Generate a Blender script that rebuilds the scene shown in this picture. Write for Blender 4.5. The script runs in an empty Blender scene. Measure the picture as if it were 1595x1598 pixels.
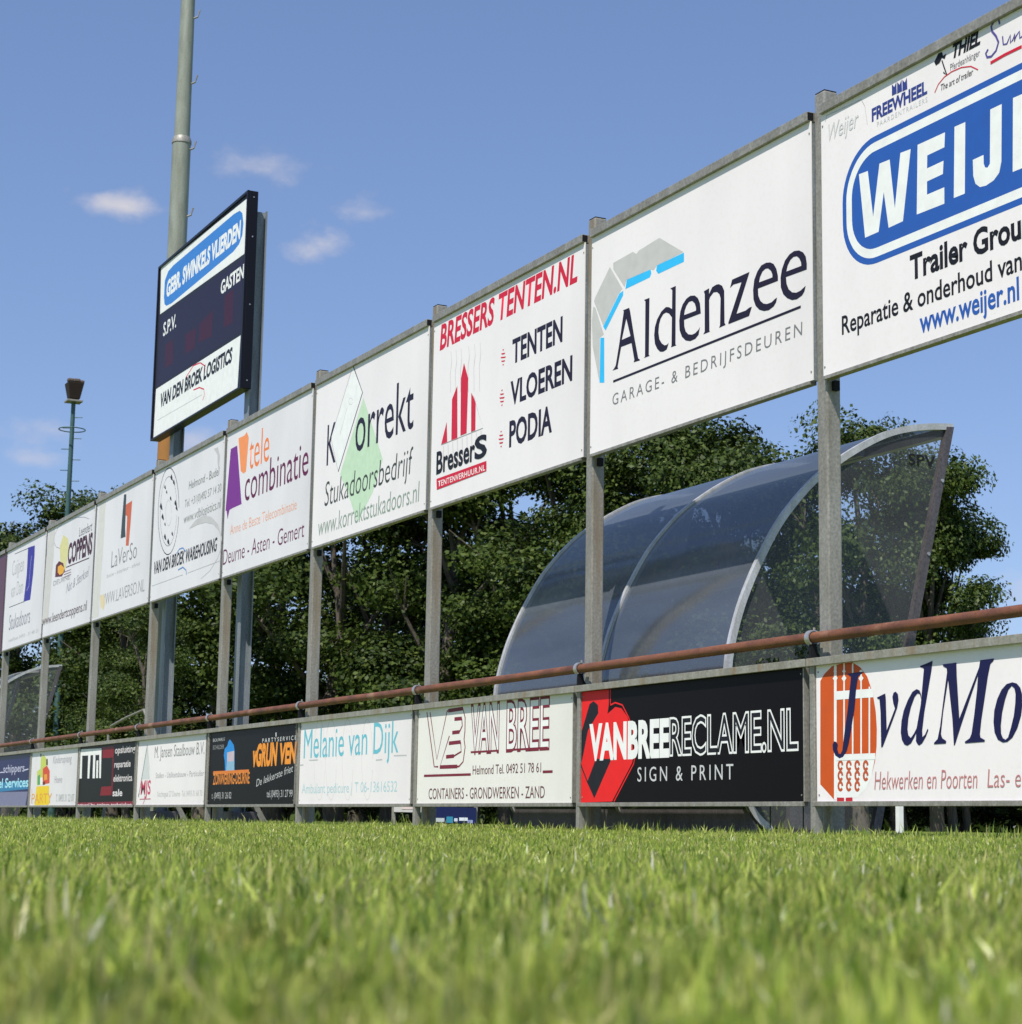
import bpy, bmesh, math, random
from math import sin, cos, pi, radians
from mathutils import Vector, Matrix, noise
from mathutils.geometry import tessellate_polygon

# ------------------------------------------------------------------ camera, sky, sun, exposure
scene = bpy.context.scene
COL = scene.collection
F_PX, PITCH, YAW, ROLL, CAM_Z = 3030.15, 0.159256, 1.110848, 0.01633, 0.02
fwd = Vector((-sin(YAW), cos(YAW), 0)); rgt = Vector((cos(YAW), sin(YAW), 0)); up = Vector((0, 0, 1))
f2 = fwd*cos(PITCH)+up*sin(PITCH); u2 = -fwd*sin(PITCH)+up*cos(PITCH)
r3 = rgt*cos(ROLL)+u2*sin(ROLL); u3 = -rgt*sin(ROLL)+u2*cos(ROLL)
cam_data = bpy.data.cameras.new('camera'); cam = bpy.data.objects.new('camera', cam_data); COL.objects.link(cam)
m = Matrix((r3, u3, -f2)).transposed().to_4x4(); m.translation = Vector((0, 0, CAM_Z)); cam.matrix_world = m
cam_data.sensor_fit = 'HORIZONTAL'; cam_data.sensor_width = 36; cam_data.lens = 36*F_PX/1595
cam_data.clip_start = 0.02; cam_data.clip_end = 6000
cam_data.dof.use_dof = True; cam_data.dof.focus_distance = 12.0; cam_data.dof.aperture_fstop = 10.5
scene.camera = cam
scene.render.resolution_x = 1022; scene.render.resolution_y = 1024
scene.view_settings.view_transform = 'Standard'; scene.view_settings.look = 'None'
scene.view_settings.gamma = 1.0; scene.view_settings.exposure = 0.32; scene.view_settings.use_curve_mapping = False

SUN = Vector((0.339, -0.429, 0.837)).normalized()
world = bpy.data.worlds.new('World'); scene.world = world; world.use_nodes = True
NT = world.node_tree; N = NT.nodes; LK = NT.links
N.clear()
wo = N.new('ShaderNodeOutputWorld'); bg = N.new('ShaderNodeBackground'); sky = N.new('ShaderNodeTexSky')
sky.sky_type = 'NISHITA'; sky.sun_disc = False
sky.sun_elevation = math.asin(SUN.z); sky.sun_rotation = math.atan2(SUN.x, SUN.y)
sky.altitude = 0; sky.air_density = 1.0; sky.dust_density = 0.15; sky.ozone_density = 2.8
bg.inputs['Strength'].default_value = 0.11
tint = N.new('ShaderNodeMix'); tint.data_type = 'RGBA'; tint.blend_type = 'MULTIPLY'; tint.inputs[0].default_value = 1
tint.inputs[7].default_value = (1.10, 1.235, 1.60, 1)
gam = N.new('ShaderNodeGamma'); gam.inputs[1].default_value = .7; LK.new(sky.outputs[0], gam.inputs[0]); LK.new(gam.outputs[0], tint.inputs[6])
tc = N.new('ShaderNodeTexCoord')
cur = tint.outputs[2]
nz = N.new('ShaderNodeTexNoise'); nz.inputs['Scale'].default_value = 34; nz.inputs['Detail'].default_value = 6; nz.inputs['Roughness'].default_value = .55
mp = N.new('ShaderNodeMapping'); mp.inputs['Scale'].default_value = (1, 1, 1.7)
LK.new(tc.outputs['Generated'], mp.inputs[0]); LK.new(mp.outputs[0], nz.inputs[0])
def cdir(x, y):
    return (f2*F_PX + r3*(x-797.5) - u3*(y-799)).normalized()
# small fair-weather clouds: bearing/elevation of each, half width, half height (radians), strength
CLOUDS = [((190, 322), .027, .0085, .9), ((422, 268), .027, .014, .65), ((500, 380), .018, .013, .95), ((572, 333), .021, .010, .6),
          ((82, 672), .024, .010, .5), ((45, 716), .020, .007, .4), ((305, 690), .02, .010, .5), ((1600, 935), .022, .018, .6)]
for (px, py), hw, hh, st in CLOUDS:
    c = cdir(px, py); sx = Vector((0, 0, 1)).cross(c).normalized(); sy = c.cross(sx)
    d1 = N.new('ShaderNodeVectorMath'); d1.operation = 'DOT_PRODUCT'; d1.inputs[1].default_value = sx/hw
    d2 = N.new('ShaderNodeVectorMath'); d2.operation = 'DOT_PRODUCT'; d2.inputs[1].default_value = sy/hh
    sub = N.new('ShaderNodeVectorMath'); sub.operation = 'SUBTRACT'; sub.inputs[1].default_value = c
    LK.new(tc.outputs['Generated'], sub.inputs[0]); LK.new(sub.outputs[0], d1.inputs[0]); LK.new(sub.outputs[0], d2.inputs[0])
    cx = N.new('ShaderNodeCombineXYZ'); LK.new(d1.outputs['Value'], cx.inputs[0]); LK.new(d2.outputs['Value'], cx.inputs[1])
    d3 = N.new('ShaderNodeVectorMath'); d3.operation = 'DOT_PRODUCT'; d3.inputs[1].default_value = c*60; LK.new(sub.outputs[0], d3.inputs[0]); LK.new(d3.outputs['Value'], cx.inputs[2])
    ln = N.new('ShaderNodeVectorMath'); ln.operation = 'LENGTH'; LK.new(cx.outputs[0], ln.inputs[0])
    a = N.new('ShaderNodeMath'); a.operation = 'MULTIPLY_ADD'; a.inputs[1].default_value = -1.0; a.inputs[2].default_value = 0.62
    LK.new(ln.outputs['Value'], a.inputs[0])
    b = N.new('ShaderNodeMath'); b.operation = 'MULTIPLY_ADD'; b.inputs[1].default_value = 2.6; LK.new(nz.outputs[0], b.inputs[0])
    ad = N.new('ShaderNodeMath'); ad.operation = 'ADD'; ad.inputs[1].default_value = -1.22; LK.new(a.outputs[0], ad.inputs[0]); LK.new(ad.outputs[0], b.inputs[2])
    mr = N.new('ShaderNodeMapRange'); mr.interpolation_type = 'SMOOTHSTEP'; mr.inputs[1].default_value = -.30; mr.inputs[2].default_value = 1.15; mr.inputs[4].default_value = st
    LK.new(b.outputs[0], mr.inputs[0])
    mx = N.new('ShaderNodeMix'); mx.data_type = 'RGBA'; LK.new(mr.outputs[0], mx.inputs[0]); LK.new(cur, mx.inputs[6])
    mx.inputs[7].default_value = (5.1, 4.9, 5.2, 1); cur = mx.outputs[2]
LK.new(cur, bg.inputs[0]); LK.new(bg.outputs[0], wo.inputs[0])
sl = bpy.data.lights.new('sun', 'SUN'); sl.energy = 4.6; sl.angle = radians(.53); sl.color = (1, .955, .88)
so = bpy.data.objects.new('sun', sl); COL.objects.link(so); so.rotation_euler = (-SUN).to_track_quat('-Z', 'Y').to_euler()

# ------------------------------------------------------------------ materials
MC = {}
def nodemat(name):
    m = bpy.data.materials.new(name); m.use_nodes = True
    return m, m.node_tree.nodes, m.node_tree.links, m.node_tree.nodes['Principled BSDF']
def noise_color(n, l, scale, c1, c2, lo=.35, hi=.65, detail=5, stretch=None, coord='Object'):
    t = n.new('ShaderNodeTexCoord'); x = n.new('ShaderNodeTexNoise'); x.inputs['Scale'].default_value = scale; x.inputs['Detail'].default_value = detail
    src = t.outputs[coord]
    if stretch:
        mp = n.new('ShaderNodeMapping'); mp.inputs['Scale'].default_value = stretch; l.new(src, mp.inputs[0]); src = mp.outputs[0]
    l.new(src, x.inputs[0])
    r = n.new('ShaderNodeMapRange'); r.inputs[1].default_value = lo; r.inputs[2].default_value = hi; l.new(x.outputs[0], r.inputs[0])
    mx = n.new('ShaderNodeMix'); mx.data_type = 'RGBA'; mx.inputs[6].default_value = (*c1, 1); mx.inputs[7].default_value = (*c2, 1); l.new(r.outputs[0], mx.inputs[0])
    return mx.outputs[2], r.outputs[0]
def mixc(n, l, fac, a, b):
    mx = n.new('ShaderNodeMix'); mx.data_type = 'RGBA'; l.new(fac, mx.inputs[0])
    for i, v in ((6, a), (7, b)):
        if isinstance(v, tuple): mx.inputs[i].default_value = (*v, 1)
        else: l.new(v, mx.inputs[i])
    return mx.outputs[2]
def bump(n, l, bsdf, scale, strength, dist=.002, coord='Object'):
    t = n.new('ShaderNodeTexCoord'); x = n.new('ShaderNodeTexNoise'); x.inputs['Scale'].default_value = scale; x.inputs['Detail'].default_value = 4
    l.new(t.outputs[coord], x.inputs[0]); b = n.new('ShaderNodeBump'); b.inputs['Strength'].default_value = strength; b.inputs['Distance'].default_value = dist
    l.new(x.outputs[0], b.inputs['Height']); l.new(b.outputs[0], bsdf.inputs['Normal'])
def mat_galv(name='galvanised_steel', c1=(.38, .36, .32), c2=(.24, .23, .21), rust=0.0, metal=.22, rough=.5):
    m, n, l, b = nodemat(name)
    c, _ = noise_color(n, l, 60, c1, c2, .3, .7, 3)
    d, f = noise_color(n, l, 5, (1, 1, 1), (.68, .66, .6), .35, .75, 6, (3, 3, .5))
    mm = n.new('ShaderNodeMix'); mm.data_type = 'RGBA'; mm.blend_type = 'MULTIPLY'; mm.inputs[0].default_value = 1; l.new(c, mm.inputs[6]); l.new(d, mm.inputs[7])
    out = mm.outputs[2]
    if rust:
        _, g = noise_color(n, l, 2.2, (0, 0, 0), (1, 1, 1), .60-rust*.2, .75, 8, (6, 6, .55))
        out = mixc(n, l, g, out, (.25, .17, .085))
    l.new(out, b.inputs['Base Color']); b.inputs['Metallic'].default_value = metal; b.inputs['Roughness'].default_value = rough
    bump(n, l, b, 90, .25)
    return m
M_galv = mat_galv(); M_galv_r = mat_galv('galvanised_steel_rusty', rust=.55)
M_galv_y = mat_galv('galvanised_rail', (.40, .38, .33), (.27, .255, .21), rust=.35)
M_beam = mat_galv('beam_steel', (.30, .33, .36), (.20, .23, .26))
M_alu = mat_galv('aluminium_strip', (.55, .55, .55), (.42, .42, .44), metal=.6, rough=.35)
M_rib = mat_galv('white_aluminium', (.62, .62, .63), (.48, .48, .50), metal=.25, rough=.35)
M_alu_d = mat_galv('weathered_aluminium', (.16, .14, .15), (.09, .08, .09), metal=.4, rough=.45)
def mat_rust():
    m, n, l, b = nodemat('rusty_pipe')
    c, f = noise_color(n, l, 14, (.22, .080, .036), (.10, .036, .021), .3, .7, 8, (.4, 1, 1))
    d, g = noise_color(n, l, 90, (1, 1, 1), (.62, .55, .5), .5, .72, 4)
    mm = n.new('ShaderNodeMix'); mm.data_type = 'RGBA'; mm.blend_type = 'MULTIPLY'; mm.inputs[0].default_value = 1; l.new(c, mm.inputs[6]); l.new(d, mm.inputs[7])
    _, k = noise_color(n, l, 3.1, (0, 0, 0), (1, 1, 1), .62, .70, 6)
    l.new(mixc(n, l, k, mm.outputs[2], (.26, .14, .09)), b.inputs['Base Color']); b.inputs['Roughness'].default_value = .62
    bump(n, l, b, 60, .5, .003); return m
M_rust = mat_rust()
def mat_panel(name, col, dirt=.12):
    m, n, l, b = nodemat(name)
    c, f = noise_color(n, l, 1.3, col, tuple(x*(1-dirt) for x in col), .4, .8, 7, (1, 1, .35))
    c2, g = noise_color(n, l, 30, (1, 1, 1), (.965, .96, .95), .5, .8, 3)
    mm = n.new('ShaderNodeMix'); mm.data_type = 'RGBA'; mm.blend_type = 'MULTIPLY'; mm.inputs[0].default_value = 1; l.new(c, mm.inputs[6]); l.new(c2, mm.inputs[7])
    l.new(mm.outputs[2], b.inputs['Base Color']); b.inputs['Roughness'].default_value = .38; b.inputs['Specular IOR Level'].default_value = .35
    bump(n, l, b, 1.1, .10, .012)
    return m
def flat(col, rough=.42, key=None):
    k = (tuple(round(x, 3) for x in col), rough)
    if k not in MC:
        m, n, l, b = nodemat('print_ink')
        c, _ = noise_color(n, l, 12, col, tuple(min(1, x*.9+.004) for x in col), .4, .75, 4)
        l.new(c, b.inputs['Base Color']); b.inputs['Roughness'].default_value = rough; b.inputs['Specular IOR Level'].default_value = .12; MC[k] = m
    return MC[k]
M_white = mat_panel('white_sign_panel', (.86, .805, .80)); M_whiteL = mat_panel('sky_tinted_white_panel', (.78, .745, .755), .16)  # second white, farther boards: sky reflection put in as lavender tint, more dirt
M_cream = mat_panel('cream_sign_panel', (.82, .79, .73)); M_black = mat_panel('black_sign_panel', (.007, .0055, .0065), .05)
M_black.node_tree.nodes['Principled BSDF'].inputs['Specular IOR Level'].default_value = .07
M_navy = mat_panel('navy_sign_panel', (.012, .014, .09)); M_navy.node_tree.nodes['Principled BSDF'].inputs['Specular IOR Level'].default_value = .15; M_maroon = mat_panel('maroon_sign_panel', (.1, .015, .03))
M_frame = mat_panel('black_cabinet_paint', (.007, .007, .012)); M_frame.node_tree.nodes['Principled BSDF'].inputs['Specular IOR Level'].default_value = .2; M_dark = flat((.012, .012, .014), .6)

# ------------------------------------------------------------------ mesh helpers
def link(name, me, mats, parent=None, origin=(0, 0, 0)):
    o = bpy.data.objects.new(name, me); COL.objects.link(o)
    for mt in (mats if isinstance(mats, (list, tuple)) else [mats]):
        if mt.name not in [x.name for x in me.materials]: me.materials.append(mt)
    if parent: o.parent = parent
    return o
class MB:
    def __init__(s): s.v = []; s.f = []; s.mi = []; s.cur = 0
    def box(s, x0, x1, y0, y1, z0, z1):
        i = len(s.v); s.v += [(x, y, z) for x in (x0, x1) for y in (y0, y1) for z in (z0, z1)]
        for q in ((0, 1, 3, 2), (4, 6, 7, 5), (0, 4, 5, 1), (2, 3, 7, 6), (0, 2, 6, 4), (1, 5, 7, 3)): s.f.append([i+k for k in q]); s.mi.append(s.cur)
        return s
    def tube(s, pts, rad, n=10, cap=True):
        pts = [Vector(p) for p in pts]; base = len(s.v)
        for k, p in enumerate(pts):
            d = (pts[min(k+1, len(pts)-1)]-pts[max(k-1, 0)]).normalized()
            a = d.cross(Vector((0, 0, 1)) if abs(d.z) < .9 else Vector((1, 0, 0))).normalized(); b = d.cross(a)
            r = rad[k] if isinstance(rad, (list, tuple)) else rad
            for j in range(n): s.v.append(tuple(p+a*r*cos(2*pi*j/n)+b*r*sin(2*pi*j/n)))
        for k in range(len(pts)-1):
            for j in range(n):
                s.f.append([base+k*n+j, base+k*n+(j+1) % n, base+(k+1)*n+(j+1) % n, base+(k+1)*n+j]); s.mi.append(s.cur)
        if cap:
            s.f.append([base+j for j in range(n)][::-1]); s.mi.append(s.cur); s.f.append([base+(len(pts)-1)*n+j for j in range(n)]); s.mi.append(s.cur)
        return s
    def prism(s, prof, x0, x1):
        """profile in (y,z) extruded along x"""
        i = len(s.v); n = len(prof); s.v += [(x0, y, z) for y, z in prof]+[(x1, y, z) for y, z in prof]
        for tri in tessellate_polygon([[Vector((y, z, 0)) for y, z in prof]]):
            s.f.append([i+t for t in tri]); s.mi.append(s.cur); s.f.append([i+n+t for t in tri][::-1]); s.mi.append(s.cur)
        for k in range(n): s.f.append([i+k, i+(k+1) % n, i+n+(k+1) % n, i+n+k]); s.mi.append(s.cur)
        return s
    def build(s, name, mats, parent=None, o=(0, 0, 0), smooth=False, bevel=0):
        me = bpy.data.meshes.new(name); me.from_pydata([(x-o[0], y-o[1], z-o[2]) for x, y, z in s.v], [], s.f)
        me.polygons.foreach_set('material_index', s.mi)
        bm = bmesh.new(); bm.from_mesh(me); bmesh.ops.recalc_face_normals(bm, faces=bm.faces)
        if bevel: bmesh.ops.bevel(bm, geom=bm.edges[:], offset=bevel, segments=2, affect='EDGES', profile=.5)
        bm.to_mesh(me); bm.free()
        if smooth:
            me.polygons.foreach_set('use_smooth', [True]*len(me.polygons)); me.set_sharp_from_angle(angle=radians(38))
        return link(name, me, mats, parent)
def thing(name, label, cat, loc=(0, 0, 0), group=None):
    o = bpy.data.objects.new(name, None); COL.objects.link(o); o.location = loc; o.empty_display_size = .2
    return tag(o, label, cat, group)
def tag(o, label=None, cat=None, group=None, kind=None):
    if label: o['label'] = label
    if cat: o['category'] = cat
    if group: o['group'] = group
    if kind: o['kind'] = kind
    return o
def copy_tree(src, loc, label=None, rz=0, scale=None):
    r = src.copy(); COL.objects.link(r); r.location = loc
    if rz: r.rotation_euler.z = rz
    if scale: r.scale = scale
    if label: r['label'] = label
    for ch in list(src.children):
        c = ch.copy(); COL.objects.link(c); c.parent = r
        for g in list(ch.children):
            d = g.copy(); COL.objects.link(d); d.parent = c
    return r
# ---- flat print: polygons, strokes and lettering lying on a sign face (x,z plane at y, facing -y)
def poly_mesh(loops, y, o, name, mt, parent):
    vs = []; lp = []
    for l in loops:
        lp.append([Vector((a, b, 0)) for a, b in l]); vs += [(a-o[0], y-o[1], b-o[2]) for a, b in l]
    f = tessellate_polygon(lp); me = bpy.data.meshes.new(name)
    fs = []
    for t in f:
        a, b, c = [vs[k] for k in t]
        ny = (b[2]-a[2])*(c[0]-a[0])-(b[0]-a[0])*(c[2]-a[2])
        if abs(ny) < 1e-12: continue
        fs.append(t if ny < 0 else t[::-1])
    me.from_pydata(vs, [], fs); return link(name, me, mt, parent)
def stroke_mesh(pts, w, y, o, name, mt, parent):
    P = [Vector(p) for p in pts]; vs = []; fs = []
    closed = (P[0]-P[-1]).length < 1e-3 and len(P) > 3
    for k, p in enumerate(P):
        if closed and k in (0, len(P)-1): d = (P[1]-P[-2])
        else: d = P[min(k+1, len(P)-1)]-P[max(k-1, 0)]
        d = d.normalized(); nn = Vector((-d.y, d.x))*w/2
        vs += [(p.x+nn.x-o[0], y-o[1], p.y+nn.y-o[2]), (p.x-nn.x-o[0], y-o[1], p.y-nn.y-o[2])]
    for k in range(len(P)-1): fs.append([2*k, 2*k+1, 2*k+3, 2*k+2])
    me = bpy.data.meshes.new(name); me.from_pydata(vs, [], fs)
    bm = bmesh.new(); bm.from_mesh(me)
    for fc in bm.faces:
        fc.normal_update()
        if fc.normal.y > 0: fc.normal_flip()
    bm.to_mesh(me); bm.free()
    return link(name, me, mt, parent)
def text_verts(txt, bold, sp):
    cu = bpy.data.curves.new('t', 'FONT'); cu.body = txt; cu.size = 1; cu.offset = bold; cu.space_character = sp; cu.dimensions = '2D'; cu.fill_mode = 'FRONT'; cu.resolution_u = 3
    ob = bpy.data.objects.new('t', cu); COL.objects.link(ob); dg = bpy.context.evaluated_depsgraph_get()
    me = bpy.data.meshes.new_from_object(ob.evaluated_get(dg)); bpy.data.objects.remove(ob)
    return me
_h = text_verts('H', 0, 1); CAPH = max(v.co.y for v in _h.vertices)
def text_mesh(e, y, o, parent):
    _, txt, x0, z0, x1, z1, h, col, bold, shear, sp, outl, rot = e
    res = []
    me0 = text_verts(txt, 0, sp); xs = [v.co.x for v in me0.vertices]; a0, a1 = min(xs), max(xs)
    kx = (x1-x0-shear*h*.6)/(a1-a0); kz = h/CAPH
    lays = [(bold, col, 0)] if outl is None else [(bold+.018, col, 0), (bold-.022, outl, .00003)]
    for bd, cl, dy in lays:
        # the pen thickness is given for a glyph of natural width, thin it when the line is condensed
        me = text_verts(txt, bd, sp)
        if not len(me.vertices): continue
        zm = (z0+z1)/2; sl = (z1-z0)/(x1-x0) if rot else 0
        for v in me.vertices:
            x = (v.co.x-a0)*kx+v.co.y*kz*shear; z = v.co.y*kz
            v.co = (x0+x-o[0], y-dy-o[1], (z0+sl*x if rot else zm)+z-o[2])
        me.name = 'lettering'; me.materials.clear()
        ob = link('lettering', me, flat(cl), parent); res.append(ob)
    return res
def print_items(items, y, parent, o, clip=None):
    for k, e in enumerate(items):
        yy = y-.0004-k*.00005
        if e[0] == 'P':
            lp = e[1]
            if clip: lp = [[(min(max(a, clip[0]), clip[1]), min(max(b, clip[2]), clip[3])) for a, b in l] for l in lp]
            poly_mesh(lp, yy, o, 'printed_or_tinted_shape', flat(e[2]), parent)
        elif e[0] == 'L': stroke_mesh(e[1], e[2], yy, o, 'printed_line', flat(e[3]), parent)
        else: text_mesh(e, yy, o, parent)

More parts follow.
